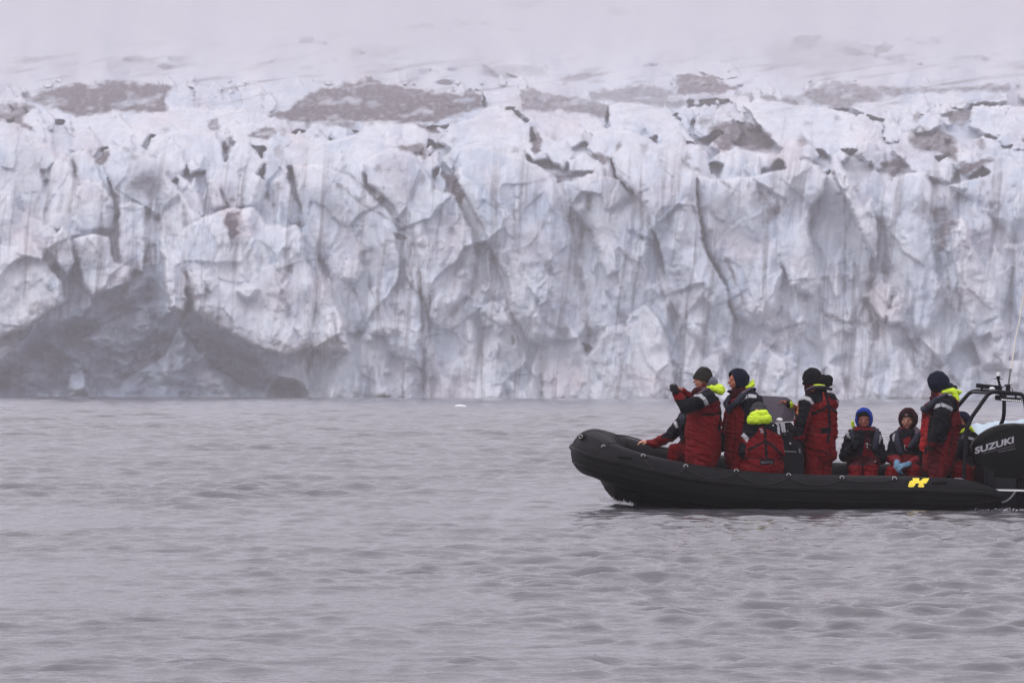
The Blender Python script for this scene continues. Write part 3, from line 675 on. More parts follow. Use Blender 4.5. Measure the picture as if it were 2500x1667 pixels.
# D-rings with patches and the lifeline looped through them
rings = [(1473,1091),(1570,1114),(1674,1139),(1797,1151),(1925,1161),(2055,1167),(2183,1169)]
def nearpt(px, py, off=.01): return P(px, py, tube_front(px, py, off))
for px, py in [(1420,1064)]+rings:
    if px < 1450:
        c = P(px, py, 55.28); nrm = Vector((-.55, -.75, .35)).normalized()
    else:
        c = nearpt(px, py, .002); q = npath[_ord]; pc = np.interp(px, q[:, 0], q[:, 1])
        s_ = min(.95, (pc-py)/PXM/.243); nrm = Vector((0, -math.sqrt(1-s_*s_), s_))
    tz = nrm.cross(Vector((1, 0, 0))).normalized(); tx = tz.cross(nrm).normalized()
    pb = Bag()
    vs3 = [c+nrm*.010]; 
    for k in range(16):
        an = 2*math.pi*k/16; d_ = tx*math.cos(an)*.062 + tz*math.sin(an)*.048
        vs3.append(c+d_*.8+nrm*.008)
    for k in range(16):
        an = 2*math.pi*k/16; d_ = tx*math.cos(an)*.062 + tz*math.sin(an)*.048
        vs3.append(c+d_-nrm*.03)
    pb.add(vs3, [(0, 1+k, 1+(k+1) % 16) for k in range(16)]+[(1+k, 17+k, 17+(k+1) % 16, 1+(k+1) % 16) for k in range(16)])
    po = pb.build('ring_patch', rubber_dk, boat)
    up_ = (Vector((.12, -.1, -1))).normalized()
    loop = [c + nrm*.026 + up_*.016 + (tx*math.cos(a_)*.026 + up_*math.sin(a_)*.024) for a_ in [2*math.pi*k/14 for k in range(14)]]
    Bag().tube(loop, .0048, n=6, closed=True).build('steel_ring', steel, po)
rope = []
lead = [P(1420,1066,55.26), P(1438,1064,55.16), P(1458,1070,55.06), nearpt(1473,1082,.02), nearpt(1484,1088,.018), nearpt(1530,1098,.018), nearpt(1570,1112,.022)]
rope = list(lead)
sag = {0: 0, 1: 30, 2: 19, 3: 22, 4: 16, 5: 5}
for i in range(1, len(rings)-1):
    (x0, y0), (x1, y1) = rings[i], rings[i+1]
    for k in range(1, 13):
        t = k/12.0; x = x0+(x1-x0)*t; y = y0+(y1-y0)*t + sag[i]*4*t*(1-t) + 3
        rope.append(nearpt(x, y, .016))
Bag().tube(rope, .0068, n=7).build('lifeline', ropem, boat)
# inner grab line at the far side of the bow
Bag().tube([P(x, y, Y) for x, y, Y in crom([(1496,1064,56.42),(1508,1062,56.38),(1535,1066,56.33),(1572,1077,56.2),(1610,1092,56.35),(1660,1098,56.4)], 5)], .011, n=7).build('grab_line', ropem, boat)
# arch of seam on the bow cone
def ringaround(i, r_add, w, name):
    a_ = cen[i-1]; b_ = cen[i+1]; t = (b_-a_).normalized(); s_ = t.cross(Vector((0, 0, 1))).normalized(); u_ = s_.cross(t)
    r_ = float(path[i][3])+r_add
    Bag().tube([cen[i]+s_*math.cos(a2)*r_+u_*math.sin(a2)*r_ for a2 in [2*math.pi*k/40 for k in range(40)]], w, n=6, closed=True).build(name, rubber_dk, boat)
for i in (len(near)*6-14, len(near)*6-2, (len(near)+2)*6, (len(near)+3)*6-2): ringaround(i, .0, .006, 'tube_seam')
# moulded carry handles on the tube
for x0, x1, y in ((1508,1544,1114),(2274,2312,1178)):
    hb = Bag()
    gp = []
    for t in np.linspace(0, 1, 9):
        x = x0+(x1-x0)*t; yy = y + (x-x0)*.12 if x0 < 1600 else y
        gp.append(nearpt(x, yy, .004))
    hb.tube(gp, [.018]+[.028]*7+[.018], n=8, squash=((0, 1, 0), .45)); ho = hb.build('grab_handle', rubber_dk, boat)
    Bag().tube([g_+Vector((0, -.022 if 1 < i < 7 else -.006, .004)) for i, g_ in enumerate(gp)], .009, n=7).build('handle_bar', rubber_dk, ho)
# emblem
def decal(pts, name, m, par, surf, sub=4, th=.003):
    bm = bmesh.new(); vv = [bm.verts.new((x, y, 0)) for x, y in pts]; es = [bm.edges.new((vv[i], vv[(i+1) % len(vv)])) for i in range(len(vv))]
    bmesh.ops.triangle_fill(bm, edges=es, use_beauty=True)
    for _ in range(sub):
        long = [e_ for e_ in bm.edges if e_.calc_length() > 3.0]
        if not long: break
        bmesh.ops.subdivide_edges(bm, edges=long, cuts=1); bmesh.ops.triangulate(bm, faces=bm.faces[:])
    bmesh.ops.recalc_face_normals(bm, faces=bm.faces[:])
    bm.verts.index_update()
    o = mesh_obj(name, [surf(v.co.x, v.co.y) for v in bm.verts], [[v.index for v in f.verts] for f in bm.faces], m, par); bm.free(); return o
H = [(755,215),(835,213),(850,222),(845,250),(870,252),(905,218),(990,215),(985,235),(945,295),(912,292),(905,305),(920,322),(918,338),(905,347),(845,345),(830,335),(832,320),(850,302),(835,290),(800,292),(785,318),(770,340),(740,345),(695,342),(687,330),(700,290),(715,260),(735,250),(755,246),(762,236),(750,226)]
decal([(2100+x/5.88, 1130+y/5.88) for x, y in H], 'emblem', yellowm, boat, lambda x, y: P(x, y, tube_front(x, y, .005)))
# highlight on the top seam of the stern cone, built as a lighter grey strip
Bag().tube([P(x, y, 54.92) for x, y in ((2330,1167),(2345,1169),(2370,1178),(2400,1189),(2432,1203))], [.006, .014, .014, .011, .007], n=6).build('seam_highlight', greyp, boat)
# white strake and bridle astern
r0, r1 = P(2417, 1195.5, 55.05), P(2640, 1200, 55.05)
Bag().box((r0+r1)/2, ((r1-r0).length, .05, .022), Matrix.Rotation(math.atan2(r0.z-r1.z, r1.x-r0.x), 3, 'Y')).build('white_rail', whitep, boat)
Bag().tube([P(x, y, 54.98) for x, y in crom([(2446,1226),(2456,1223),(2467,1215),(2475,1205),(2479,1199)], 4)], .011, n=8).build('tow_bridle', greyp, boat)
# console, screen, wheel, instruments
c0 = P(1935, 1100, 55.95)
con = Bag(); 
prof = [(1888,1222),(1884,1075),(1890,1034),(1930,1030),(1950,1052),(1962,1110),(1966,1222)]
pv_ = []
for Y in (55.7, 56.2):
    for x, y in prof: pv_.append(P(x, y, Y))
k = len(prof)
con.add(pv_, [tuple(range(k)), tuple(range(2*k-1, k-1, -1))]+[(i, (i+1) % k, k+(i+1) % k, k+i)[::-1] for i in range(k)])
co = con.build('console', blackpaint, boat, smooth=False)
scr = [(1834,964),(1880,966.5),(1917,969),(1932,978),(1940,1010),(1937,1028),(1905,1030),(1870,1034),(1834,1040)]
sb = Bag(); n_ = len(scr); ys_ = [55.78+.0018*(x-1834) for x, y in scr]
sb.add([P(x, y, Y) for (x, y), Y in zip(scr, ys_)]+[P(x, y, Y+.012) for (x, y), Y in zip(scr, ys_)], [tuple(range(n_)), tuple(range(2*n_-1, n_-1, -1))]+[(i, n_+i, n_+(i+1) % n_, (i+1) % n_) for i in range(n_)])
sb.build('windscreen', screenm, boat, smooth=False)
Bag().tube([P(x, y, Y-.002) for (x, y), Y in zip(scr[2:6], ys_[2:6])], .006, n=6).build('screen_rim', greyp, co)
Bag().ball(P(1903, 1025, 55.66), (.045, .045, .030)).build('compass', whitep, co)
for nm, q, Y in (('chart_card', [(1904,1030),(1915,1030),(1919,1055),(1909,1055)], 55.62), ('chart_card', [(1892,1030),(1899,1030),(1903,1038),(1905,1061),(1899,1056),(1898,1040)], 55.63)):
    m_ = len(q); Bag().add([P(x, y, Y) for x, y in q]+[P(x, y, Y+.006) for x, y in q], [tuple(range(m_))[::-1], tuple(range(m_, 2*m_))]+[(i, (i+1) % m_, m_+(i+1) % m_, m_+i) for i in range(m_)]).build(nm, paperm, co, smooth=False)
wc = P(1945, 1066, 55.86); ax_ = Vector((.8, 0, .6)); u_ = Vector((0, 1, 0)); w_ = ax_.cross(u_)
wh = Bag().tube([wc+u_*math.cos(a_)*.18+w_*math.sin(a_)*.18 for a_ in [2*math.pi*k/28 for k in range(28)]], .013, n=8, closed=True)
for a_ in (0.3, 2.4, 4.5): wh.tube([wc, wc+u_*math.cos(a_)*.175+w_*math.sin(a_)*.175], .009, n=6)
wh.tube([wc, wc-ax_*.12], .02, n=8); wh.build('steering_wheel', blackpaint, co)
for x, y, r_ in ((1923,1052,.013),(1916.5,1060,.012),(1929,1083,.018)): Bag().ball(P(x, y, 55.66), r_).build('knob', steel if r_ > .015 else greyp, co)
Bag().tube([P(1912,1101,55.67), P(1944,1103,55.67)], .009, n=6).tube([P(1951,1095,55.64), P(1953,1106,55.64)], .012, n=6).build('console_rail', greyp, co)
Bag().box(P(1935, 1046, 55.7), (.1, .12, .06), Matrix.Rotation(.5, 3, 'Y')).build('chart_plotter', blackpaint, co)
# roll bar with its lamps and aerials
fr = empty('roll_bar', P(2420, 1040, 55.8)); fr.parent = boat; fr.location = P(2420, 1040, 55.8)-Vector(wloc(boat))
def hoop(pts, Y, nm): Bag().tube([P(x, y, Y) for x, y in crom(pts, 5)], .0265, n=12).build(nm, blackpaint, fr)
hoop([(2352,1190),(2355,1130),(2359,1054),(2365,1036),(2374,1016),(2389,995),(2405,972),(2415,961),(2428,956.5),(2454,958),(2484,961),(2495,964),(2501,975),(2506,1010),(2512,1090),(2516,1180)], 55.35, 'hoop')
hoop([(2296,1180),(2300,1110),(2308,1050),(2322,1014),(2340,990),(2357,970),(2368,959),(2381,954.5),(2400,954),(2425,956),(2441,959),(2450,968),(2451.5,985),(2451,1010),(2448,1026),(2443,1042),(2441,1100),(2441,1170)], 56.15, 'hoop')
cb = Bag()
for (x0, y0), (x1, y1) in (((2416,959),(2372,957)),((2490,962),(2446,962)),((2361,1040),(2311,1040))): Bag().tube([P(x0, y0, 55.35), P(x1, y1, 56.15)], .02, n=8).build('cross_bar', blackpaint, fr)
def bar(x0, y0, x1, y1, Y, h, d, nm, m, par=None):
    a_, b_ = P(x0, y0, Y), P(x1, y1, Y)
    return Bag().box((a_+b_)/2, ((b_-a_).length, d, h), Matrix.Rotation(-math.atan2(b_.z-a_.z, b_.x-a_.x), 3, 'Y')).build(nm, m, par or fr)
bar(2383, 941, 2446, 947, 55.7, .058, .07, 'radar_bar', blackpaint)
Bag().tube([P(2397, 945, 55.7), P(2397, 956, 55.7)], .016, n=8).build('bracket', blackpaint, fr)
Bag().tube([P(2441, 948, 55.7), P(2441, 958, 55.7)], .02, n=8).build('bracket', blackpaint, fr)
Bag().ball(P(2422, 949, 55.5), (.040, .040, .026)).build('gps_puck', whitep, fr)
bc = Bag().tube([P(2444, 953, 55.6), P(2437, 925, 55.6)], .017, n=8).tube([P(2437, 925.5, 55.6), P(2437, 923.5, 55.6)], .058, n=16).tube([P(2437, 924, 55.6), P(2437, 918, 55.6)], [.02, .031], n=12).build('beacon_mast', blackpaint, fr)
Bag().tube([P(2437, 919, 55.6), P(2437.3, 912, 55.6), P(2437.4, 909, 55.6), P(2437.4, 908, 55.6)], [.026, .026, .022, .008], n=14).build('beacon_lamp', whitep, bc)
ab = Bag().box(P(2461, 947, 55.5), (.055, .06, .09)).tube([P(2452, 939.5, 55.5), P(2470, 939, 55.5)], .007, n=6).tube([P(2455, 941, 55.5), P(2448, 946, 55.55), P(2442, 943, 55.6)], .006, n=6).tube([P(2466, 944, 55.45), P(2471, 948, 55.45), P(2473, 955, 55.45)], .005, n=6).build('aerial_base', blackpaint, fr)
Bag().tube([P(2462, 939, 55.5), P(2466.5, 907, 55.5)], .0125, n=8).tube([P(2466.5, 907, 55.5), P(2468, 900, 55.5)], .017, n=8).build('aerial_sleeve', greyp, ab)
Bag().tube([P(2468, 902, 55.5), P(2469.5, 893, 55.5), P(2480, 824, 55.5), P(2489, 783, 55.5), P(2499, 722, 55.5), P(2516, 600, 55.5)], [.013, .011, .010, .0095, .009, .006], n=7).build('whip_aerial', whip, ab)
lb = bar(2442, 973, 2494, 976, 55.3, .055, .05, 'light_bar', blackpaint)
for k in range(10):
    t = k/9.0; Bag().ball(P(2446.5+44.5*t, 975.2+3.2*t, 55.272), (.0085, .006, .0095), n=8, M=Matrix.Rotation(.35, 3, 'Y')).build('led', ledm, lb)
Bag().tube([P(2431, 970, 55.42), P(2433, 970, 55.42), P(2441, 971, 55.36)], [.022, .036, .034], n=12).build('floodlight', blackpaint, fr)
Bag().tube([P(2455, 958, 55.35), P(2455, 968, 55.33)], .016, n=6).build('bracket', blackpaint, fr)
Bag().tube([P(2480, 960, 55.35), P(2480, 970, 55.33)], .014, n=6).build('bracket', blackpaint, fr)
# outboard motor
eng = empty('outboard_motor', (0, 0, 0)); eng.parent = boat; eng.location = P(2500, 1150, 55.6)-Vector(wloc(boat))
ol = [(2368,1092),(2371,1080),(2377,1072),(2392,1058),(2415,1044),(2441,1035.5),(2472,1032),(2495,1033),(2530,1030),(2570,1034),(2600,1050),(2612,1090),(2606,1150),(2560,1168),(2470,1172),(2420,1166),(2384,1140),(2372,1112)]
oc = crom(ol+[ol[0]], 4)[:-1]; cx_, cy_ = 2490, 1105
eb = Bag(); secs = [(-.245,.80),(-.235,.90),(-.20,.965),(-.12,.995),(0,1.0),(.12,.995),(.20,.965),(.235,.90),(.245,.80)]
ev = []; NN = len(oc)
for dy, s_ in secs:
    for x, y in oc: ev.append(P(cx_+(x-cx_)*s_, cy_+(y-cy_)*(s_ if y < cy_ else 1-(1-s_)*.6), 55.62+dy*(1.0 if x > 2420 else .82+.18*(x-2368)/52)))
ef = [(i*NN+k, i*NN+(k+1) % NN, (i+1)*NN+(k+1) % NN, (i+1)*NN+k) for i in range(len(secs)-1) for k in range(NN)]
ef += [tuple(range(NN))[::-1], tuple((len(secs)-1)*NN+k for k in range(NN))]
cow = eb.add(ev, ef).build('engine_cowl', cowlm, eng)
Bag().tube([P(x, y, Y) for x, y, Y in crom([(2371,1090,55.42),(2390,1076,55.385),(2420,1062,55.38),(2450,1050,55.385),(2475,1043,55.40)], 4)], .007, n=6).build('cowl_ridge', cowlm, cow)
lg = Bag(); lp = [(.30,.20,1150),(.30,.18,1185),(.26,.15,1220),(.20,.09,1260),(.17,.06,1300)]
lv = []
for w, d, y in lp:
    c_ = P(2520, y, 55.62)
    lv += [c_+Vector((w*math.cos(a_)**3*.4+w*math.cos(a_)*.9, d*math.sin(a_), 0)) for a_ in [2*math.pi*k/16 for k in range(16)]]
lg.add(lv, [(i*16+k, i*16+(k+1) % 16, (i+1)*16+(k+1) % 16, (i+1)*16+k) for i in range(4) for k in range(16)]+[tuple(range(16))[::-1], tuple(64+k for k in range(16))]).build('engine_leg', blackpaint, eng)
Bag().box(P(2440, 1200, 55.62), (.42, .5, .46), bev=.2).build('engine_bracket', blackpaint, eng)
Bag().box(P(2405, 1180, 55.62), (.16, .60, .36)).build('engine_mount', blackpaint, eng)
Bag().box(P(2500, 1226, 56.1), (.9, .5, .22)).build('swim_platform', blackpaint, boat)
Bag().tube([P(1846, 1036, 55.80), P(1850, 1225, 55.80)], .014, n=8).tube([P(1846, 1038, 55.80), P(1892, 1034, 55.84)], .012, n=8).build('screen_stay', blackpaint, boat)
def text(s, x0, y0, x1, y1, hpx, Y, nm, m, par, bold=.0, shear=.0):
    cu = bpy.data.curves.new(nm, 'FONT'); cu.body = s; cu.size = 1; cu.extrude = .012; cu.offset = bold; cu.shear = shear; cu.resolution_u = 3
    to = bpy.data.objects.new(nm, cu); C.objects.link(to); bpy.context.view_layer.update()
    me = bpy.data.meshes.new_from_object(to.evaluated_get(bpy.context.evaluated_depsgraph_get())); bpy.data.objects.remove(to)
    v = np.empty(len(me.vertices)*3); me.vertices.foreach_get('co', v); v = v.reshape(-1, 3)
    w = v[:, 0].max()-v[:, 0].min(); h = v[:, 1].max()-min(0, v[:, 1].min())
    L = math.hypot(x1-x0, y1-y0); ux, uy = (x1-x0)/L, (y1-y0)/L
    a_ = (v[:, 0]-v[:, 0].min())/w*L; b_ = v[:, 1]/h*hpx
    vv = [tuple(P(x0+ux*p_, y0+uy*p_-q_, (Y(x0+ux*p_) if callable(Y) else Y) - r_*.1)) for p_, q_, r_ in zip(a_, b_, v[:, 2])]
    fs = [tuple(p.vertices) for p in me.polygons]; bpy.data.meshes.remove(me)
    return mesh_obj(nm, np.array(vv), fs, m, par, smooth=False)
cy = lambda x: 55.366 + max(0, (2405-x)/35)*.035
text('SUZUKI', 2380, 1107.5, 2475, 1080, 16.5, cy, 'lettering', letterm, cow, bold=.035)
Bag().tube([P(2400, 1107, 55.366), P(2478, 1087, 55.366)], .0022, n=5).tube([P(2437, 1104, 55.366), P(2480, 1095, 55.366)], .0015, n=5).build('pinstripe', greyp, cow)
text('FOUR STROKE', 2438, 1103.5, 2479, 1095, 2.6, 55.362, 'lettering', greyp, cow)

# ------------------------------------------------------------------ people
RED = (.125, .0030, .0050); BLK = (.0045, .005, .0085); HIV = (.56, .76, .03); REF = (.38, .38, .41); SKIN = (.42, .20, .14)
SLATE = (.026, .028, .044); MAUVE = (.095, .068, .085); NAVY = (.008, .010, .024); DRED = (.035, .004, .007)
suitm = mat('suit_fabric', (.2, .02, .02), rough=.75, spec=.12, bump=.5, bscale=55, var=.22, vscale=9, attr=True)
knitm = mat('knit_fabric', (.2, .02, .02), rough=.9, spec=.12, bump=.6, bscale=140, var=.25, vscale=25, attr=True)
hivm = mat('hi_vis_fabric', HIV, rough=.6, spec=.3, bump=.5, bscale=45, var=.12, vscale=14, attr=True)
def nrm(v): v = Vector(v); return v.normalized()
class Fig:
    """one person: round limbs joined into a single skin, coloured by garment"""
    def __init__(s, name_label, Y0, cat='person', base=(0, 0)):
        s.Y0 = Y0; s.pr = []
        s.root = empty('person', P(base[0], base[1], Y0)); tag(s.root, name_label, cat, 'people aboard the inflatable boat')
    def j(s, p): return P(p[0], p[1], s.Y0 + (p[2] if len(p) > 2 else 0))
    def cap(s, a, b, ra, rb=None, col=None, sq=None, soft=1.0, wr=1.0):
        a = s.j(a) if not isinstance(a, Vector) else a; b = s.j(b) if not isinstance(b, Vector) else b
        s.pr.append(dict(a=np.array(a), b=np.array(b), ra=ra, rb=rb if rb is not None else ra, col=col, sq=sq, soft=soft, wr=wr)); return s
    def head(s, c, face, tilt=0.0, k=1.0, eyes=True, skin=SKIN):
        """head centred at pixel c (between ears), looking along `face`"""
        c = s.j(c); f = nrm(face); up = (Vector((0, 0, 1)) - f*f.z).normalized(); r = f.cross(up)
        q = lambda x, y, z: c + f*x*k + r*y*k + up*z*k          # forward, right, up in metres
        s.hc, s.hf, s.hr, s.hu, s.hk = c, f, r, up, k
        S = dict(col=skin, soft=.25, wr=0)
        s.cap(q(-.015, 0, .035), q(-.035, 0, .03), .088*k, .088*k, **S)
        s.cap(q(.03, 0, .02), q(.035, 0, -.045), .066*k, .052*k, **S)      # face plane and cheeks
        s.cap(q(.048, 0, -.085), q(.02, 0, -.07), .028*k, .045*k, **S)      # chin, jaw
        s.cap(q(.085, 0, .018), q(.112, 0, -.022), .010*k, .015*k, **S)     # nose
        s.cap(q(.070, -.032, .036), q(.070, .032, .036), .020*k, .020*k, **S) # brow
        s.cap(q(.090, -.016, -.056), q(.090, .016, -.056), .0095*k, .0095*k, col=(.30, .08, .07), soft=.2, wr=0)
        for e_ in (-1, 1):
            s.cap(q(.0855, .027*e_, .010), q(.083, .037*e_, .010), .0045*k, .0045*k, col=(.05, .03, .03), soft=.1, wr=0)
            s.cap(q(.050, .040*e_, -.025), q(.04, .045*e_, -.03), .030*k, .03*k, **S)
            s.cap(q(-.01, .082*e_, .012), q(-.012, .084*e_, -.018), .014*k, .010*k, **S)   # ears
            s.cap(q(.0885, .020*e_, .028), q(.081, .044*e_, .027), .0035*k, .003*k, col=(.14, .08, .06), soft=.1, wr=0)
        s.cap(q(-.03, 0, -.05), q(-.035, 0, -.14), .058*k, .062*k, col=skin, soft=.5, wr=0)
        return s
    def hand(s, wrist, direction, normal, curl=.6, col=SKIN, k=1.0, thumb=1, fat=1.0):
        """palm, four unequal fingers bending at the knuckles, thumb from the side of the palm"""
        w = s.j(wrist) if not isinstance(wrist, Vector) else wrist
        d = nrm(direction); n = Vector(normal); n = (n - d*n.dot(d)).normalized(); r = d.cross(n)
        S = dict(col=col, soft=.12, wr=0)
        for o in (-.026, -.009, .009, .026): s.cap(w + d*.012*k + r*o*.7*k, w + d*.082*k + r*o*k, .014*k*fat, .0125*k*fat, **S)
        for o, L in zip((-.029, -.010, .010, .028), (.060, .076, .082, .072)):
            p0 = w + d*.082*k + r*o*k; a1 = curl; a2 = curl*2.1
            d1 = d*math.cos(a1) + n*math.sin(a1); d2 = d*math.cos(a2) + n*math.sin(a2)
            p1 = p0 + d1*L*.5*k + r*o*.15*k; p2 = p1 + d2*L*.5*k
            s.cap(p0, p1, .0098*k*fat, .0088*k*fat, **S); s.cap(p1, p2, .0088*k*fat, .0074*k*fat, **S)
        t0 = w + d*.03*k + r*thumb*.026*k; t1 = t0 + (d*.6+r*thumb*.7+n*.35).normalized()*.036*k; t2 = t1 + (d*.9+r*thumb*.15+n*.4).normalized()*.030*k
        s.cap(t0, t1, .0125*k*fat, .0105*k*fat, **S); s.cap(t1, t2, .0105*k*fat, .0085*k*fat, **S)
        return s
    def finish(s, base=RED, paint=(), voxel=.0075, name='body', m=None, parent=None, prims=None, wr_amp=.019, seed=0, smooth_it=7, back=None):
        pr = prims if prims is not None else s.pr
        bg_ = Bag()
        for q in pr:
            a, b_ = Vector(q['a']), Vector(q['b']); L = (b_-a).length
            t = (b_-a).normalized() if L > 1e-5 else Vector((0, 0, 1))
            n = 10 if max(q['ra'], q['rb']) < .03 else 20
            side = t.cross(Vector((.31, .77, .55))).normalized(); up = side.cross(t)
            prof = [(a - t*q['ra']*math.cos(g), q['ra']*math.sin(g)) for g in np.linspace(.0, math.pi/2, 6)]
            prof += [(b_ + t*q['rb']*math.sin(g), q['rb']*math.cos(g)) for g in np.linspace(0, math.pi/2, 6)]
            vs_l, fs_l = [], []
            for c_, r_ in prof:
                for k in range(n):
                    an = 2*math.pi*k/n; vs_l.append(c_ + side*math.cos(an)*max(r_, 1e-5) + up*math.sin(an)*max(r_, 1e-5))
            if q['sq']:
                ax, fc = Vector(q['sq'][0]), q['sq'][1]; mid = (a+b_)/2
                vs_l = [v - ax*((v-mid).dot(ax)*(1-fc)) for v in vs_l]
            for i in range(len(prof)-1):
                for k in range(n): fs_l.append((i*n+k, i*n+(k+1) % n, (i+1)*n+(k+1) % n, (i+1)*n+k))
            fs_l.append(tuple(range(n))[::-1]); fs_l.append(tuple((len(prof)-1)*n+k for k in range(n)))
            bg_.add(vs_l, fs_l)
        me = bpy.data.meshes.new('tmp'); off = s.root.location
        me.from_pydata([tuple(v-off) for v in bg_.v], [], bg_.f); me.update()
        o = bpy.data.objects.new('tmp', me); C.objects.link(o)
        rm = o.modifiers.new('r', 'REMESH'); rm.mode = 'VOXEL'; rm.voxel_size = voxel; rm.adaptivity = 0
        bpy.context.view_layer.update()
        e2 = o.evaluated_get(bpy.context.evaluated_depsgraph_get()); m2 = bpy.data.meshes.new_from_object(e2)
        nv = len(m2.vertices); v = np.empty(nv*3); m2.vertices.foreach_get('co', v); v = v.reshape(-1, 3) + np.array(off)
        ed = np.empty(len(m2.edges)*2, dtype=np.int32); m2.edges.foreach_get('vertices', ed); ed = ed.reshape(-1, 2)
        faces = [tuple(p.vertices) for p in m2.polygons]
        bpy.data.objects.remove(o); bpy.data.meshes.remove(me)
        # nearest limb of every vertex
        best = np.full(nv, 1e9); soft = np.ones(nv); wr = np.ones(nv); col = np.tile(np.array(base, float), (nv, 1)); fixed = np.zeros(nv, bool)
        for q in pr:
            p = v.copy()
            if q['sq']:
                ax = np.array(q['sq'][0]); mid = (q['a']+q['b'])/2; dd = (p-mid) @ ax; p = p + np.outer(dd*(1/q['sq'][1]-1), ax)
            ab = q['b']-q['a']; t = np.clip(((p-q['a']) @ ab)/max(ab @ ab, 1e-9), 0, 1)
            d = np.linalg.norm(p - q['a'] - np.outer(t, ab), axis=1) - (q['ra']+(q['rb']-q['ra'])*t)
            n_ = d < best; best = np.where(n_, d, best); soft = np.where(n_, q['soft'], soft); wr = np.where(n_, q['wr'], wr)
            c_ = np.array(q['col'] if q['col'] else base, float); col[n_] = c_; fixed[n_] = q['col'] is not None
        deg = np.zeros(nv); np.add.at(deg, ed[:, 0], 1); np.add.at(deg, ed[:, 1], 1); deg = np.maximum(deg, 1)
        def lap(x):
            a_ = np.zeros_like(x); np.add.at(a_, ed[:, 0], x[ed[:, 1]]); np.add.at(a_, ed[:, 1], x[ed[:, 0]])
            return a_/(deg[:, None] if x.ndim > 1 else deg)
        for _ in range(3): soft = .5*soft + .5*lap(soft); wr = .5*wr+.5*lap(wr)
        for _ in range(smooth_it): v = v + (lap(v)-v)*(.6*soft)[:, None]
        # normals for wrinkles and for what faces the near side
        me3 = bpy.data.meshes.new('n'); me3.from_pydata([tuple(x) for x in v], [], faces); me3.update()
        N = np.empty(nv*3); me3.vertices.foreach_get('normal', N); N = N.reshape(-1, 3); bpy.data.meshes.remove(me3)
        X, Z, Yv = v[:, 0], v[:, 2], v[:, 1]
        w = fbm(X*7+Yv*5+seed*3.1+.5*perlin(Z*6, X*6, seed), Z*13+X*4+seed, 3, seed+1, ridged=True)
        w2 = fbm(X*24+Yv*11, Z*30+seed, 2, seed+5); w = w + .8*fbm(X*3.1+seed, Z*4.5+Yv*2, 2, seed+7)
        v = v + N*((w*wr_amp + w2*wr_amp*.28)*np.clip(wr, 0, 2))[:, None]
        if paint:
            dv = v - np.array([0, 0, CAM_H]); loc = dv @ CMn
            px = 1250 + F*loc[:, 0]/-loc[:, 2]; py = 833.5 - F*loc[:, 1]/-loc[:, 2]
            px = px + 1.0*perlin(X*30, Z*30, 3); py = py + 1.0*perlin(X*30+9, Z*30, 4)
            for it in paint:
                pts, c_ = it[0], it[1]; side = it[2] if len(it) > 2 else 'front'
                if isinstance(pts[0], (int, float)):     # (width, polyline)
                    m_ = line_dist(px, py, pts[1]) < pts[0]
                else: m_ = poly_dist(px, py, pts) > 0
                if side == 'front': m_ &= (N[:, 1] < .25)
                if len(it) > 3 and it[3]: pass
                else: m_ &= ~fixed
                col[m_] = c_
            for _ in range(1): col = .7*col + .3*lap(col)
        ob = mesh_obj(name, v, faces, m or suitm, parent or s.root, colors=col); bpy.data.meshes.remove(m2)
        return ob
    # clothing pieces: each is its own mesh
    def piece(s, name, caps, base, m=None, wr_amp=.008, voxel=.007, seed=3, paint=(), smooth_it=5):
        keep = s.pr; s.pr = []
        for c_ in caps: s.cap(*c_[:4], **(c_[4] if len(c_) > 4 else {}))
        pr = s.pr; s.pr = keep
        return s.finish(base, paint, voxel, name, m or suitm, s.root, pr, wr_amp, seed, smooth_it)
    def shell(s, name, c, axis, radii, open_deg, col, m=None, th=.016, up=(0, 0, 1), lump=.004, band=None, seed=1, inner=None):
        """cap or hood: ellipsoid open where it looks along `axis`; radii = (along axis, sideways, up)"""
        c = s.j(c) if not isinstance(c, Vector) else c; a = nrm(axis); u = Vector(up); u = (u - a*u.dot(a)).normalized(); r = a.cross(u)
        nt, npn = 26, 40; t0 = math.radians(open_deg); V_, Cc = [], []
        for lay in (0, 1):
            for i in range(nt+1):
                th_ = t0 + (math.pi-t0)*i/nt
                k = 1.0 if lay == 0 else None
                for q in range(npn):
                    ph = 2*math.pi*q/npn
                    ro = [x - (th if lay else 0) for x in radii]
                    if band and i <= 3 and lay == 0: ro = [x+band[0] for x in ro]
                    p = a*math.cos(th_)*ro[0] + (r*math.cos(ph)*ro[1] + u*math.sin(ph)*ro[2])*math.sin(th_)
                    w = float(perlin(np.array([p.x*16+seed]), np.array([p.z*16+p.y*9]), seed)[0])
                    p = p*(1 + w*lump/.1)
                    V_.append(c+p); Cc.append((inner or [x*.5 for x in col]) if lay else (band[1] if band and i <= 3 and len(band) > 1 else col))
        n1 = (nt+1)*npn; fs_ = []
        for i in range(nt):
            for q in range(npn):
                a0, a1, b0, b1 = i*npn+q, i*npn+(q+1) % npn, (i+1)*npn+q, (i+1)*npn+(q+1) % npn
                fs_.append((a0, b0, b1, a1)); fs_.append((n1+a0, n1+a1, n1+b1, n1+b0))
        for q in range(npn): fs_.append((q, (q+1) % npn, n1+(q+1) % npn, n1+q))
        return mesh_obj(name, np.array([tuple(x) for x in V_]), fs_, m or knitm, s.root, colors=np.array(Cc))
def legs_standing(f, hx, hy, spread=(-.13, .13), foot=1222, col=None, lean=0, r=.105):
    for k, d in enumerate(spread):
        kn = (hx+lean*.5-6, (hy+foot)/2, d*1.1)
        f.cap((hx, hy, d*.8), kn, r*1.05, r*.85, col=col); f.cap(kn, (hx+lean, foot-6, d*1.25), r*.85, .062, col=col)
        f.cap((hx+lean+8, foot-2, d*1.25), (hx+lean-30, foot+2, d*1.3), .045, .042, col=BLK, soft=.5, wr=0)

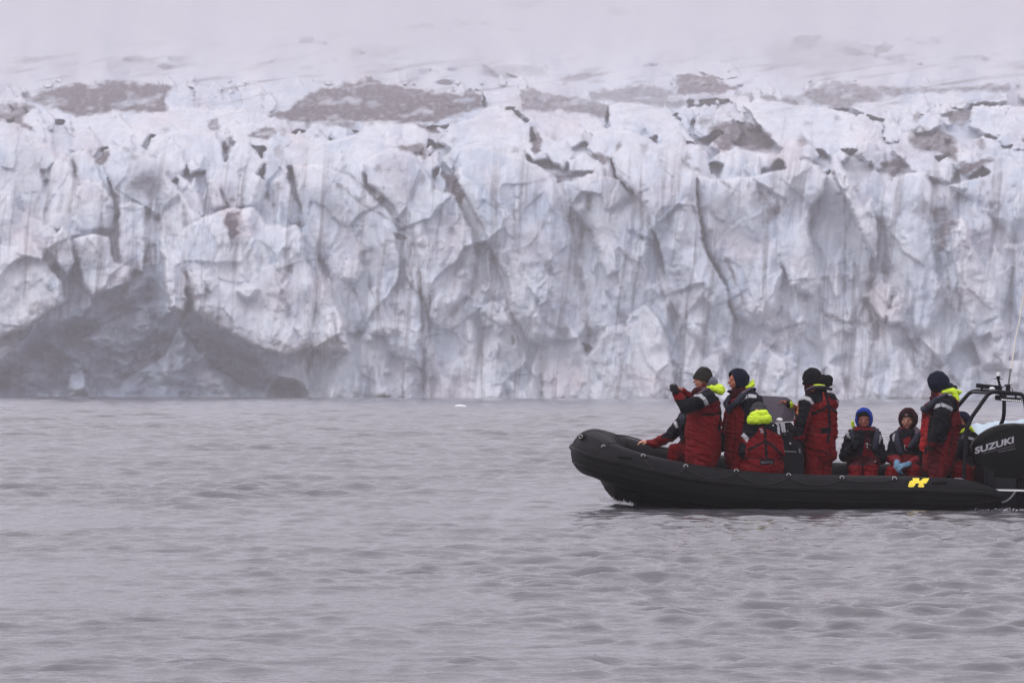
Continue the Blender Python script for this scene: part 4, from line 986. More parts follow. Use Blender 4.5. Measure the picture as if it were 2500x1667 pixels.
# person 1: standing at the bow end, photographing
f = Fig('person standing nearest the bow in charcoal beanie, holding a black camera up', 55.5, base=(1712, 1222))
legs_standing(f, 1708, 1132)
f.cap((1713,1118), (1714,1050), .215, .215); f.cap((1714,1055), (1716,992), .215, .19)
f.cap((1716,995,-.12), (1726,975,-.12), .13, .12).cap((1726,972,-.15), (1714,968,.18), .105, .10).cap((1738,985,-.03), (1742,1030,-.02), .10, .11).cap((1742,1020), (1738,1105), .10, .11)
f.cap((1718,965), (1716,948), .095, .075)
f.cap((1700,962), (1712,955), .06, .08, col=DRED)
f.cap((1726,975,-.22), (1674,993,-.33), .095, .078).cap((1674,993,-.33), (1659,972,-.28), .074, .060).cap((1659,972,-.28), (1651,960,-.25), .058, .046)
f.cap((1706,972,.15), (1684,978,.12), .085, .07).cap((1688,976,.08), (1664,955,-.14), .062, .046)
f.head((1714,928), (-1, -.28, -.05), k=1.0)
f.hand((1651,961,-.25), (-.25, .1, 1), (-.2, .8, -.1), .5, col=BLK, fat=1.25)
f.hand((1664,954,-.14), (-.75, -.35, .55), (-.5, -.4, -.6), .55, col=SKIN)
body = f.finish(RED, [
 ([(1640,974),(1668,970),(1692,968),(1694,955),(1706,946),(1745,942),(1764,965),(1752,978),(1731,986),(1712,997),(1690,1007),(1660,1012),(1636,990)], BLK, 'all'),
 ([(1638,963),(1652,957),(1664,960),(1672,974),(1644,976)], RED, 'all'), ([(1640,940),(1655,940),(1656,962),(1642,965)], BLK, 'all'),
 ([(1693,968),(1696,961),(1711,961),(1721,969),(1727,978),(1731,987.5),(1722,991),(1716,976),(1707,968),(1700,967)], REF), ((1.2, [(1723.5,976),(1717,979)]), SLATE),
 ((2.6, [(1716,1011),(1740,1012),(1758,1009)]), BLK), ((2.4, [(1757,968),(1760,1010),(1755,1050)]), BLK),((1.3, [(1750,975),(1756,1010)]), BLK),
 ((2.5, [(1700,950),(1716,946),(1730,948)]), MAUVE)], seed=1)
f.shell('beanie', f.hc+f.hu*.030-f.hf*.014, (-.30, -.1, -1), (.148, .110, .122), 72, (.022, .020, .018), th=.012, band=(.006,), up=(-1, 0, 0), seed=2, lump=.007)
f.shell('inner_hood', (1733,934), (-1, -.1, .55), (.115, .11, .09), 72, (.115, .12, .15), m=suitm, seed=4, lump=.01, up=(0, 0, 1))
f.piece('hi_vis_hood', [((1732,946,-.05), (1756,948,-.03), .040, .058), ((1742,944,.08), (1762,951,.02), .045, .046), ((1738,947,-.12), (1760,956,-.06), .030, .036)], HIV, hivm, .014, seed=8)
f.piece('life_jacket', [((1742,951,-.10), (1722,950,-.17), .022, .022), ((1722,950,-.17), (1706,962,-.19), .022, .024), ((1706,962,-.19), (1692,985,-.10), .024, .03)], MAUVE, wr_amp=.002)
cm = Bag().box(P(1648, 950, 55.2), (.085, .06, .105), Matrix.Rotation(-.3, 3, 'Y')).build('camera', blackpaint, None)
cm.name = 'camera_body'
lens = Bag().tube([P(1648, 948, 55.22), P(1641, 943, 55.26), P(1639, 941, 55.27)], [.036, .036, .030], n=16)
cm2 = empty('handheld_camera', P(1648, 955, 55.2)); tag(cm2, 'black camera held up in the hands of the person nearest the bow', 'camera')
cm.parent = cm2; cm.location = -cm2.location; cm.name = 'camera_body'
lens.build('lens', blackpaint, cm2)

# person 2: sitting on the far tube, hidden behind person 1, arm along the grab line
f = Fig('person sitting half hidden behind the photographer, one bare hand on the bow line', 56.15, base=(1700, 1180))
f.cap((1702,1108), (1694,1050), .19, .19).cap((1694,1050), (1692,1020), .19, .16).cap((1674,1022,-.12), (1705,1016,.16), .10, .10).cap((1694,1015), (1700,1000), .08, .07)
f.head((1704,985), (-.8, -.5, 0), k=.92)
f.cap((1672,1024,-.16), (1638,1062,-.20), .082, .072).cap((1638,1064,-.20), (1598,1082,-.12), .066, .052).cap((1598,1082,-.12), (1584,1079,-.06), .050, .036)
f.cap((1706,1022,.15), (1690,1070,.1), .08, .07).cap((1690,1070,.1), (1662,1088,-.05), .06, .05, col=DRED)
f.cap((1700,1106,-.12), (1648,1102,-.22), .115, .095).cap((1648,1102,-.22), (1640,1180,-.15), .09, .07).cap((1700,1106,.12), (1655,1100,.05), .11, .09).cap((1655,1100,.05), (1652,1180,.1), .09, .07)
for d in (-.15, .1): f.cap((1648,1184,d), (1625,1188,d), .045, .042, col=BLK, soft=.5, wr=0)
f.hand((1584,1079,-.05), (-1, 0, .12), (-.1, .3, -1), .45, col=(.46, .23, .16))
f.finish(RED, [([(1640,990),(1720,980),(1720,1010),(1668,1045),(1664,1075),(1636,1070),(1612,1070),(1622,1052)], BLK), ([(1643,1030),(1650,1026),(1656,1041),(1651,1045)], REF),
 ([(1658,1012),(1672,1010),(1670,1072),(1660,1070)], SLATE), ((2, [(1640,1058),(1634,1070)]), BLK)], seed=2)
f.shell('beanie', f.hc+f.hu*.03, (.1, 0, -1), (.135, .105, .11), 76, NAVY, up=(-1, 0, 0))

# person 3: standing, navy hood, looking left
f = Fig('standing person in a navy hood looking left, grey life jacket over dark red collar', 55.7, base=(1805, 1222))
legs_standing(f, 1806, 1130)
f.cap((1806,1120), (1808,1050), .195, .20).cap((1808,1055), (1812,1000), .205, .185).cap((1835,975,-.13), (1818,972,.16), .105, .10).cap((1840,978,-.02), (1846,998,0), .09, .09)
f.cap((1812,975), (1806,950), .10, .085, col=DRED).cap((1796,962,0), (1800,950,0), .065, .075, col=DRED).cap((1794,955), (1777,956,-.03), .04, .014, col=BLK, soft=.4)
f.cap((1836,955,.02), (1842,951,0), .04, .018, col=BLK, soft=.4)
f.cap((1838,978,-.20), (1828,1040,-.24), .092, .075).cap((1828,1040,-.24), (1814,1082,-.26), .070, .052)
f.cap((1790,985,.2), (1776,1040,.2), .085, .07).cap((1776,1040,.2), (1766,1074,.14), .066, .05)
f.head((1798,930), (-1, -.3, -.03), k=1.0, skin=(.44, .17, .12))
f.hand((1766,1075,.14), (-.2, 0, -1), (.3, -1, 0), .3, col=BLK, fat=1.25)
f.hand((1814,1084,-.26), (-.25, 0, -1), (.3, -1, 0), .35, col=BLK, fat=1.25)
f.finish(RED, [([(1822,950),(1846,948),(1866,985),(1864,1030),(1836,1010),(1832,1052),(1822,1100),(1804,1096),(1812,1050),(1818,1010),(1802,984),(1806,972),(1816,958)], BLK),
 ([(1760,1058),(1770,1060),(1768,1080),(1756,1080)], BLK), ([(1762,1030),(1768,1030),(1766,1060),(1759,1060)], DRED),
 ([(1804,985),(1814,969),(1823,963),(1833,961),(1848,964),(1847,972),(1831,970),(1821,973),(1810,982)], REF), ((1.2, [(1825,962),(1826,972)]), SLATE),((1.0, [(1795,1010),(1796,1060),(1790,1120)]), DRED)], seed=3)
f.shell('hood', f.hc+f.hu*.022-f.hf*.025, (-1, -.25, -.32), (.150, .128, .150), 56, NAVY, th=.02, lump=.005, seed=6)
f.piece('hi_vis_hood', [((1826,944,.02), (1836,939,.02), .028, .030), ((1834,938,.02), (1838,930,.02), .026, .018), ((1822,945,-.06), (1832,943,-.04), .016, .02)], HIV, hivm, .012, seed=9, voxel=.006)
f.piece('life_jacket', [((1832,950,-.12), (1815,962,-.20), .030, .036), ((1815,962,-.20), (1800,980,-.22), .036, .042), ((1800,980,-.22), (1778,1000,-.16), .044, .036), ((1778,1000,-.16), (1771,985,-.05), .036, .034), ((1771,985,-.05), (1782,970,.05), .034, .04)], SLATE, wr_amp=.003, paint=[((2.5, [(1832,946),(1812,958)]), MAUVE)])
f.piece('life_jacket_bladder', [((1852,975,0), (1855,990,0), .055, .05)], BLK, wr_amp=.004)

# person 4: sitting on the near tube, back to the viewer
f = Fig('person seated on the near tube with back turned, bright yellow hood and grey beanie', 55.30, base=(1860, 1160))
f.cap((1861,1132,.04), (1861,1090,.02), .225, .21, sq=((0, 1, 0), .8)).cap((1861,1095,.02), (1860,1062,0), .215, .18, sq=((0, 1, 0), .75)).cap((1834,1060,.02), (1888,1062,.02), .105, .105).cap((1860,1050), (1858,1034), .10, .08)
f.cap((1838,1138,.08), (1884,1138,.08), .15, .15).cap((1832,1140,.1), (1828,1150,.5), .12, .10).cap((1890,1140,.1), (1890,1152,.5), .12, .10)
for x in (1828, 1890): f.cap((x,1152,.5), (x,1200,.62), .09, .07).cap((x,1210,.6), (x,1212,.78), .045, .042, col=BLK, soft=.5, wr=0)
f.cap((1830,1062,.02), (1820,1104,-.02), .085, .078).cap((1820,1104,-.02), (1832,1132,.3), .07, .055).cap((1890,1064,.02), (1900,1106,-.02), .085, .078).cap((1900,1106,-.02), (1890,1136,.3), .07, .055)
f.hand((1832,1132,.3), (.3, 1, 0), (0, 0, -1), .4, col=BLK); f.hand((1890,1136,.3), (-.3, 1, 0), (0, 0, -1), .4, col=BLK, thumb=-1)
f.head((1852,1010,.05), (.1, 1, -.05), k=.98)
f.finish(RED, [([(1806,1064),(1816,1040),(1840,1030),(1882,1030),(1906,1042),(1912,1066),(1898,1059),(1868,1045),(1862,1040),(1852,1044),(1850,1054),(1830,1073)], BLK),
 ([(1809,1063),(1815,1054),(1829,1071),(1823,1079)], REF), ([(1897,1034),(1903,1036),(1905,1061),(1899,1058)], REF),
 ((3.2, [(1867,1036),(1869,1078),(1872,1122)]), BLK), ((3.0, [(1826,1098),(1845,1089),(1868,1077)]), BLK), ((3.0, [(1870,1077),(1884,1086),(1900,1100),(1910,1112)]), BLK),
 ([(1854,1121),(1891,1121),(1891,1134),(1854,1134)], BLK), ([(1800,1075),(1822,1082),(1818,1120),(1800,1120)], BLK),
 ((1.1, [(1855,1046),(1861,1048)]), REF), ((1.1, [(1858,1047),(1858,1056)]), REF), ((.9, [(1863,1050),(1863,1056)]), REF),
 ((1.6, [(1830,1120),(1850,1117),(1880,1119),(1905,1124)]), DRED)], seed=4)
f.shell('beanie', f.hc+f.hu*.02, (.0, .35, -1), (.140, .112, .118), 70, (.045, .045, .052), band=(.006,), up=(-1, 0, 0), seed=3)
f.piece('hi_vis_hood', [((1836,1024,-.10), (1872,1022,-.10), .058, .058), ((1840,1012,-.10), (1866,1009,-.10), .04, .042), ((1832,1028,-.10), (1852,1029,-.12), .035, .04), ((1868,1025,-.1), (1878,1025,-.06), .045, .028)], HIV, hivm, .016, seed=12)
tb = f.root
text('REGATTA', 1858, 1130.5, 1887, 1130.5, 5.2, 55.085, 'lettering', greyp, tb)

# person 5: standing at the helm, back to the viewer
f = Fig('person standing at the helm with back turned, black beanie and bulky black hood', 55.95, base=(1995, 1222))
f.cap((1986,1150,-.05), (1982,1214,-.05), .11, .08).cap((2006,1150,.06), (2012,1214,.06), .115, .08)
for x, d in ((1982, -.05), (2012, .06)): f.cap((x,1218,d), (x-24,1222,d+.1), .045, .042, col=BLK, soft=.5, wr=0)
f.cap((1986,1105,-.04), (1986,1152,-.05), .125, .115).cap((2010,1105,.04), (2008,1152,.06), .125, .115)
f.cap((1998,1098), (2000,1050), .215, .20, sq=((0, 1, 0), .85)).cap((2000,1055), (2002,1005), .205, .20, sq=((0, 1, 0), .8)).cap((1976,985,-.05), (2022,982,.02), .125, .125).cap((2002,1000), (1998,958), .17, .10).cap((1980,958), (1976,944), .07, .06, col=(.04, .007, .012))
f.cap((2020,1010), (2024,1060), .12, .11).cap((2010,1080), (2022,1110), .13, .11)
f.cap((1968,985,-.14), (1956,1030,-.20), .098, .088).cap((1956,1030,-.20), (1950,1062,-.20), .085, .075).cap((1950,1062,-.20), (1942,1088,-.12), .072, .06).cap((1944,1066,-.18), (1942,1100,-.12), .07, .065)
f.cap((1970,978,.25), (1952,1008,.32), .08, .065).cap((1952,1008,.32), (1936,996,.1), .055, .050).cap((1936,996,.1), (1926,984,-.02), .048, .036)
f.head((1981,926,.02), (-.62, .78, -.08), k=1.0, skin=(.16, .05, .045))
f.hand((1926,984,-.02), (-.9, -.1, .25), (-.25, -.2, -1), .55, col=(.30, .11, .08), fat=1.15)
f.hand((1942,1098,-.12), (-.6, .3, -.5), (0, .3, -1), .5, col=BLK, fat=1.2)
f.finish(RED, [([(1925,1066),(1931,1062),(1940,1040),(1944,998),(1950,974),(1957,963),(1970,950),(1992,940),(2030,946),(2044,962),(2046,980),(2026,972),(2020,959),(2008,957),(2009,979),(1982,988),(1976,1005),(1968,1035),(1962,1060),(1950,1066)], BLK),
 ([(1951,976),(1955.6,969),(1961,964),(1978.6,971),(1988,984),(1982,988),(1976,978),(1965,975)], REF), ([(2042,976),(2046,978),(2050,988),(2046,986)], REF),
 ((3.2, [(2015,955),(2020,975),(2024,992),(2026,1052),(2020,1078)]), BLK), ((3.2, [(1984,1011),(2000,1004),(2014,996),(2022,990)]), BLK), ((3.0, [(2024,990),(2034,1000),(2044,1006)]), BLK),
 ([(2003,1044),(2027,1044),(2027,1058),(2003,1058)], BLK), ([(1918,972),(1932,976),(1931,1000),(1922,992)], BLK, 'all', 1), ([(1929,974),(1938,980),(1941,990),(1936,1003),(1929,998)], HIV, 'all', 1), ([(1937,986),(1950,984),(1948,1012),(1936,1006)], (.36, .12, .06), 'all', 1),
 ((1.2, [(2000,1150),(2000,1110),(1996,1095)]), DRED), ((2.0, [(1975,1095),(2000,1100),(2030,1112)]), DRED), ((2, [(2010,958),(2012,975)]), (.3, .03, .03))], seed=5)
f.shell('beanie', f.hc+f.hu*.018-f.hf*.012, (-.35, .3, -1), (.140, .112, .128), 62, (.008, .008, .010), up=(-1, 0, 0), seed=5)
f.piece('folded_hood', [((2004,932,-.02), (2020,928,-.02), .075, .070), ((2012,922,-.02), (2018,922,-.02), .045, .03), ((2018,936,0), (2027,938,0), .045, .028)], (.007, .007, .009), knitm, .008, seed=13)
f.piece('collar', [((1969,953,-.1), (1984,946,-.14), .020, .026), ((1984,946,-.14), (2010,945,-.14), .026, .026), ((2010,945,-.14), (2029,950,-.08), .026, .022)], (.018, .018, .022), wr_amp=.002, paint=[((1.3, [(1968,951),(1984,943),(2000,941),(2012,942)]), MAUVE)])
f.piece('hi_vis_hood', [((1988,940,-.12), (2000,939.5,-.13), .010, .012), ((2000,939.5,-.13), (2013,941,-.12), .012, .008)], HIV, hivm, .002, voxel=.004, smooth_it=2)
gg = Bag().tube([P(1966, 935.5, 55.88), P(1961, 935.5, 55.9)], [.026, .024], n=14).tube([P(1966, 934, 55.88), P(1985, 932, 55.84)], .008, n=6).build('goggles', rubber_dk, f.root)

# person 6: seated on the far tube, facing the viewer, blue hood
f = Fig('person seated facing the camera in a bright blue hood, gloved hand at the chin', 56.42, base=(2105, 1190))
f.cap((2106,1128), (2106,1090), .21, .205).cap((2106,1095), (2107,1070), .205, .17).cap((2080,1070), (2134,1070), .105, .105).cap((2108,1062), (2110,1045,-.03), .10, .075, col=DRED)
f.cap((2078,1074,-.02), (2064,1112,-.10), .09, .085).cap((2064,1112,-.10), (2084,1092,-.26), .075, .055).cap((2084,1092,-.26), (2097,1068,-.22), .058, .048)
f.cap((2138,1076,-.02), (2150,1118,-.06), .088, .078).cap((2150,1118,-.06), (2128,1134,-.24), .066, .05)
f.cap((2094,1138,-.05), (2088,1158,-.42), .11, .085, col=(.05, .005, .007)).cap((2124,1138,-.05), (2124,1155,-.44), .11, .085).cap((2088,1144,-.42), (2086,1200,-.46), .085, .07).cap((2126,1142,-.44), (2128,1200,-.48), .085, .07)
for x in (2086, 2128): f.cap((x,1204,-.44), (x-2,1208,-.62), .045, .042, col=BLK, soft=.5, wr=0)
f.head((2109,1026,-.02), (-.12, -1, -.06), k=1.0, skin=(.26, .10, .08))  # skin colour darkened to put the shadow on the face
f.hand((2097,1070,-.23), (.25, .1, 1), (.35, .6, .2), .7, col=BLK, fat=1.35, k=1.05)
f.hand((2128,1134,-.25), (-1, -.2, .1), (0, .3, -1), .5, col=BLK, fat=1.3)
f.finish(RED, [([(2040,1060),(2075,1050),(2150,1050),(2166,1060),(2170,1128),(2146,1130),(2128,1100),(2112,1072),(2108,1100),(2104,1118),(2080,1128),(2066,1140),(2040,1130)], BLK),
 ([(2059,1058),(2067,1051),(2083,1063),(2078,1072)], REF), ([(2143,1060),(2150,1060),(2153,1072),(2147,1083)], REF), ([(2112,1056),(2122,1058),(2126,1100),(2116,1104)], DRED), ([(2060,1118),(2100,1110),(2150,1120),(2146,1134),(2066,1136)], DRED),
 ((.8, [(2116,1050),(2117,1100)]), BLK)], seed=6)
f.shell('hood', f.hc+f.hu*.015-f.hf*.03, (-.12, -1, -.12), (.135, .120, .158), 50, (.010, .035, .27), m=suitm, th=.022, seed=7, lump=.006, inner=(.006, .006, .02))
f.shell('beanie', f.hc+f.hu*.042+f.hf*.002, (0, -.35, -1), (.110, .094, .104), 86, (.006, .006, .008), up=(-1, 0, 0), seed=8)
f.piece('collar', [((2128,1056,-.1), (2138,1052,-.04), .03, .03), ((2138,1052,-.04), (2144,1048,.02), .03, .016), ((2128,1056,-.1), (2108,1066,-.13), .03, .022), ((2108,1066,-.13), (2086,1060,-.1), .022, .03), ((2086,1060,-.1), (2076,1052,0), .03, .03)], BLK, wr_amp=.003, paint=[([(2126,1040),(2150,1040),(2150,1062),(2134,1058)], DRED)])
f.piece('hi_vis_hood', [((2083,1040,.06), (2081,1032,.06), .022, .024)], HIV, hivm, .01, voxel=.006)
f.piece('life_jacket', [((2142,1056,-.10), (2138,1076,-.17), .034, .042), ((2138,1076,-.17), (2136,1092,-.18), .042, .040), ((2142,1056,-.10), (2134,1046,.10), .034, .03), ((2134,1046,.10), (2088,1046,.10), .03, .03), ((2088,1046,.10), (2078,1058,-.10), .03, .03), ((2078,1058,-.10), (2092,1084,-.20), .03, .04)], SLATE, wr_amp=.003)
Bag().tube([P(2112, 1084, 56.17), P(2127, 1085.5, 56.17)], .004, n=5).build('strap', greyp, f.root); Bag().ball(P(2117, 1083, 56.165), .010).build('buckle', whitep, f.root); Bag().tube([P(2116.5, 1088, 56.165), P(2118, 1093, 56.165)], .006, n=6).build('whistle', steel, f.root); Bag().ball(P(2136.5, 1126, 56.13), .007).build('zip_pull', whitep, f.root)

# person 7: seated facing the viewer, maroon hood, blue gloves
f = Fig('person seated facing the camera in a maroon hood with pale blue gloves in the lap', 56.42, base=(2210, 1190))
f.cap((2212,1128), (2212,1090), .195, .19).cap((2212,1095), (2212,1070), .19, .16).cap((2190,1072), (2236,1070), .10, .10).cap((2213,1062), (2214,1046,-.02), .10, .07, col=(.03, .008, .012))
f.cap((2188,1076,-.02), (2174,1114,-.06), .085, .078).cap((2174,1114,-.06), (2190,1128,-.42), .066, .048)
f.cap((2240,1076,-.02), (2250,1118,-.06), .085, .078).cap((2250,1118,-.06), (2222,1131,-.42), .062, .048)
f.cap((2200,1142,-.05), (2178,1162,-.42), .105, .085).cap((2226,1142,-.05), (2234,1160,-.44), .105, .085).cap((2180,1152,-.42), (2176,1204,-.44), .085, .07).cap((2232,1150,-.44), (2236,1204,-.46), .085, .07)
for x in (2176, 2236): f.cap((x,1206,-.44), (x-2,1210,-.62), .045, .042, col=BLK, soft=.5, wr=0)
f.head((2216,1026,-.02), (-.28, -1, -.04), k=1.0, skin=(.38, .19, .14))  # facial shadow worked into a darker skin colour
GLV = (.14, .25, .36)
f.hand((2190,1130,-.47), (.1, -.2, -1), (.8, .5, 0), .45, col=GLV, fat=1.35, k=1.05); f.hand((2220,1133,-.50), (-1, -.1, -.2), (-.1, .6, -1), .5, col=GLV, fat=1.35, k=1.15, thumb=-1)
f.cap((2219,1132,-.49), (2209,1136,-.51), .036, .036, col=GLV, wr=0).cap((2190,1129,-.46), (2189,1138,-.48), .036, .036, col=GLV, wr=0)
f.finish(RED, [([(2158,1060),(2190,1046),(2250,1046),(2266,1070),(2262,1130),(2240,1120),(2228,1108),(2204,1110),(2184,1118),(2166,1124),(2158,1100)], BLK),
 ([(2204,1072),(2224,1064),(2221,1090),(2209,1092)], (.16, .01, .015)), ([(2178,1063),(2185,1057),(2185,1079),(2179,1075)], REF), ([(2166,1112),(2200,1108),(2240,1112),(2256,1134),(2170,1134)], (.14, .01, .014)), ((1.5, [(2222,1148),(2240,1152),(2256,1150)]), DRED)], seed=7)
f.shell('hood', f.hc+f.hu*.02-f.hf*.04, (-.28, -1, -.14), (.145, .132, .152), 48, (.032, .010, .014), th=.022, seed=9, lump=.006, inner=(.012, .004, .006))
bn = f.shell('beanie', f.hc+f.hu*.030+f.hf*.006, (-.05, -.35, -1), (.114, .096, .104), 84, (.010, .008, .010), up=(-1, 0, 0), seed=8, band=(.004,))
Bag().box(f.hc+f.hu*.078+f.hf*.104, (.034, .006, .022), Matrix.Rotation(-.27, 3, 'Z')).build('hat_badge', mat('badge', (.26, .14, .13), rough=.7, var=.3, vscale=90), f.root)
f.piece('life_jacket', [((2232,1046,-.02), (2242,1054,-.08), .036, .040), ((2242,1054,-.08), (2234,1076,-.16), .040, .044), ((2234,1076,-.16), (2222,1090,-.18), .044, .036), ((2232,1046,-.02), (2226,1044,.12), .036, .03), ((2226,1044,.12), (2198,1046,.12), .03, .03), ((2198,1046,.12), (2192,1056,-.06), .03, .034), ((2192,1056,-.06), (2190,1078,-.15), .034, .042), ((2190,1078,-.15), (2198,1104,-.19), .042, .040)], SLATE, wr_amp=.003, paint=[([(2226,1030),(2252,1030),(2252,1052),(2236,1058),(2230,1050)], MAUVE)])
Bag().tube([P(2209, 1086, 56.2), P(2208, 1094, 56.2), P(2211, 1099, 56.2), P(2214, 1096, 56.2)], .004, n=5).build('buckle', steel, f.root)

# person 8: standing at the stern, looking forward
f = Fig('person standing by the roll bar in a navy hood, back half turned', 55.72, base=(2295, 1222))
legs_standing(f, 2290, 1140)
f.cap((2290,1130), (2296,1060), .20, .205).cap((2296,1065), (2302,1000), .205, .19).cap((2318,990,-.10), (2292,990,.15), .115, .11).cap((2318,1000,.0), (2326,1040,.02), .11, .12).cap((2322,1040), (2312,1100), .11, .12).cap((2304,990), (2292,964), .13, .085, col=None)
f.cap((2284,974,0), (2288,960,0), .07, .075, col=(.045, .008, .014))
f.cap((2304,995,-.20), (2292,1050,-.26), .108, .088).cap((2292,1050,-.26), (2276,1084,-.24), .078, .058)
f.cap((2272,1000,.14), (2262,1060,.16), .09, .08).cap((2262,1060,.16), (2256,1096,.06), .07, .055)
f.head((2289,938), (-.80, .60, -.04), k=1.03)
f.hand((2276,1085,-.24), (-.8, 0, -.5), (0, .3, -1), .5, col=BLK, fat=1.25); f.hand((2256,1096,.06), (-.3, -.2, -1), (.3, -1, 0), .4, col=BLK, fat=1.2)
f.finish((.105, .0055, .008), [([(2264,1070),(2264,1040),(2275,1004),(2276,990),(2290,966),(2320,958),(2340,985),(2336,1006),(2326,1004),(2322,1040),(2310,1072),(2292,1110),(2272,1112)], BLK),
 ([(2277,999),(2283,988),(2298,983),(2312,987),(2328,997),(2324,1004),(2308,994),(2297,992),(2285,996)], REF), ((1.1, [(2296,983),(2298,993)]), SLATE),
 ([(2248,1030),(2262,1014),(2268,1022),(2264,1060),(2256,1104),(2240,1096),(2246,1060)], (.24, .010, .012)), ([(2268,1080),(2300,1080),(2290,1160),(2262,1160),(2266,1120)], (.06, .004, .007)), ((2.0, [(2320,1010),(2326,1060),(2316,1110)]), DRED)], seed=8)
f.shell('hood', f.hc+f.hu*.022-f.hf*.012, (-.80, .56, -.30), (.150, .140, .155), 48, NAVY, th=.02, seed=11, lump=.006)
f.piece('inner_hood', [((2310,944,-.03), (2320,942,-.03), .055, .04), ((2322,944,0), (2332,946,0), .028, .030)], (.012, .022, .032), wr_amp=.008)
f.piece('hi_vis_hood', [((2304,957,-.10), (2326,954,-.08), .024, .032), ((2326,954,-.06), (2345,957,-.02), .032, .016), ((2328,958,-.08), (2338,974,-.10), .036, .024), ((2320,952,.05), (2338,960,.04), .03, .03)], HIV, hivm, .012, seed=15)
f.piece('life_jacket', [((2310,962,-.16), (2288,974,-.20), .026, .036), ((2288,974,-.20), (2270,990,-.16), .036, .046), ((2270,990,-.16), (2258,1001,-.10), .046, .042), ((2258,1001,-.10), (2254,998,.05), .04, .04)], SLATE, wr_amp=.003, paint=[((3, [(2312,958),(2290,966)]), MAUVE)])

# person 9: seated behind the roll bar
f = Fig('person seated behind the roll bar beside the engine, dark blue hat, mostly hidden', 56.22, base=(2355, 1190))
f.cap((2354,1140), (2356,1100), .19, .18).cap((2356,1105), (2358,1080), .18, .15).cap((2342,1076,-.05), (2372,1072,.02), .095, .095).cap((2357,1066), (2354,1052), .085, .07)
f.cap((2370,1078,-.05), (2378,1118,-.08), .082, .075).cap((2378,1118,-.08), (2360,1140,-.3), .065, .05).cap((2340,1082,0), (2328,1118,-.05), .08, .07).cap((2328,1118,-.05), (2340,1140,-.3), .062, .05)
f.cap((2344,1148,-.05), (2340,1156,-.42), .11, .09).cap((2366,1148,-.05), (2362,1156,-.42), .11, .09).cap((2340,1158,-.42), (2338,1204,-.44), .085, .07).cap((2362,1158,-.42), (2362,1204,-.44), .085, .07)
for x in (2338, 2362): f.cap((x,1206,-.44), (x-2,1210,-.6), .045, .042, col=BLK, soft=.5, wr=0)
f.head((2347,1030), (-.6, -.8, 0), k=.95)
f.hand((2360,1140,-.3), (-1, -.2, -.2), (0, .3, -1), .5, col=BLK, fat=1.2); f.hand((2340,1140,-.3), (.3, -1, -.2), (0, .3, -1), .5, col=BLK, fat=1.2)
f.finish(RED, [([(2310,1060),(2340,1050),(2390,1050),(2395,1130),(2370,1140),(2350,1120),(2336,1128),(2312,1130)], BLK), ([(2361,1070),(2366,1065),(2379,1070),(2377,1075),(2368,1072)], REF), ([(2318,1110),(2345,1108),(2345,1126),(2320,1126)], DRED)], seed=9)
f.shell('beanie', f.hc+f.hu*.02-f.hf*.01, (-.5, -.65, -.5), (.135, .112, .120), 66, (.010, .012, .034), up=(0, 0, 1), seed=5)
f.piece('hi_vis_hood', [((2366,1042,0), (2376,1052,0), .026, .022), ((2366,1042,0), (2355,1048,-.12), .022, .016), ((2344,1056,-.16), (2355,1048,-.12), .012, .018)], HIV, hivm, .008, voxel=.006)
f.piece('life_jacket', [((2356,1056,-.12), (2344,1078,-.19), .028, .042), ((2344,1078,-.19), (2332,1108,-.20), .044, .044)], SLATE, wr_amp=.003, paint=[((4, [(2356,1058),(2350,1068)]), MAUVE)])
f = None

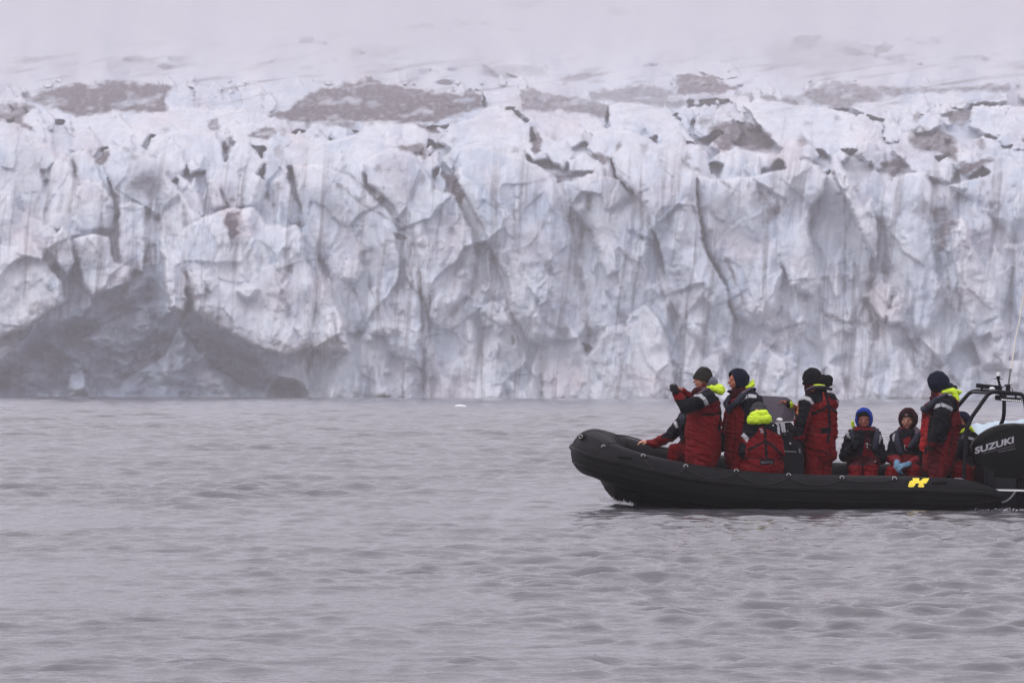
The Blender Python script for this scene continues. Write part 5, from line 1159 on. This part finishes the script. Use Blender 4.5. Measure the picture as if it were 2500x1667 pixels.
# ------------------------------------------------------------------ floating ice
icem = mat('floating_ice', (.42, .53, .60), rough=.5, spec=.4, bump=1.5, bscale=3, var=.12, vscale=1.5)
snowm = mat('white_ice', (.80, .83, .86), rough=.5, spec=.3, bump=.5, bscale=6, var=.08)
def floe(label, prof, Y, depth, seed, nx=90, ny=26, m=None):
    """low iceberg: ridge line traced from (px, height above waterline in px)"""
    xs = [p[0] for p in prof]; hs = [p[1] for p in prof]; S = F/Y
    c = P(.5*(xs[0]+xs[-1]), 955+F*CAM_H/Y, Y)
    u = np.linspace(xs[0], xs[-1], nx); w = np.linspace(-1, 1, ny)
    U_, W_ = np.meshgrid(u, w); h = np.interp(U_, xs, hs)/S
    z = h*np.sqrt(np.clip(1-W_**2, 0, 1))**.8
    z = z*(1+.25*fbm(U_/S*2, W_*1.5+seed, 4, seed)) + .0
    X_ = (U_-1250)/S; Yy = Y + W_*depth*(.75+.35*perlin(U_/S*.8, W_*0+seed, seed))
    Z_ = z - .04
    o = mesh_obj('iceberg', np.stack([X_, Yy, Z_], -1).reshape(-1, 3), grid_faces(ny, nx), m or icem)
    return tag(o, label, 'iceberg')
floe('low pale blue iceberg floating behind the outboard motor', [(2366,0),(2370,44),(2378,60),(2392,63),(2406,60),(2417,65),(2436,62),(2458,67),(2482,64),(2505,70),(2560,60),(2620,66),(2680,40),(2700,0)], 118, 1.8, 3)
floe('small white growler on the water far left of the boat', [(1107,0),(1112,4),(1120,7),(1128,6.5),(1136,5),(1143,0)], 400, .8, 8, 30, 12, snowm)
# spray thrown up at the stem
sp = Bag(); r_ = random.Random(4)
for i in range(420):
    t = r_.random()**1.4; x = 1464+t*80+r_.gauss(0, 5); y = 1222+t*12 - abs(r_.gauss(0, 9))*(1-t*.75)
    sp.ball(P(x, y, 54.9+r_.uniform(-.2, .35)), r_.uniform(.002, .0085), n=6)
for i in range(160):
    x = r_.uniform(2380, 2520); sp.ball(P(x, 1247-abs(r_.gauss(0, 3.5)), 54.75+r_.uniform(-.1, .2)), r_.uniform(.002, .008), n=6)
spm = mat('spray', (.62, .62, .66), rough=.15, var=.1)
spo = sp.build('spray', spm); tag(spo, 'fine white spray thrown up at the bow and stern', kind='stuff')
water()
# ------------------------------------------------------------------ haze
def haze():
    x, y0, y1, z0, z1 = 3000, -70, 8300, -1.4, 790
    vv = [(sx*x, y, z) for z in (z0, z1) for sx, y in ((-1, y0), (1, y0), (1, y1), (-1, y1))]
    hm = bpy.data.materials.new("haze"); hm.use_nodes = True; nt = hm.node_tree; nt.nodes.remove(nt.nodes['Principled BSDF'])
    pv = nt.nodes.new('ShaderNodeVolumePrincipled'); pv.inputs['Color'].default_value = (.835, .81, .84, 1)
    pv.inputs['Density'].default_value = .00044; pv.inputs['Anisotropy'].default_value = 0.0
    nt.links.new(pv.outputs[0], nt.nodes['Material Output'].inputs['Volume'])
    h = mesh_obj('haze', vv, [(3,2,1,0),(4,5,6,7),(0,1,5,4),(1,2,6,5),(2,3,7,6),(3,0,4,7)], hm, smooth=False)
    tag(h, kind='stuff')
haze()
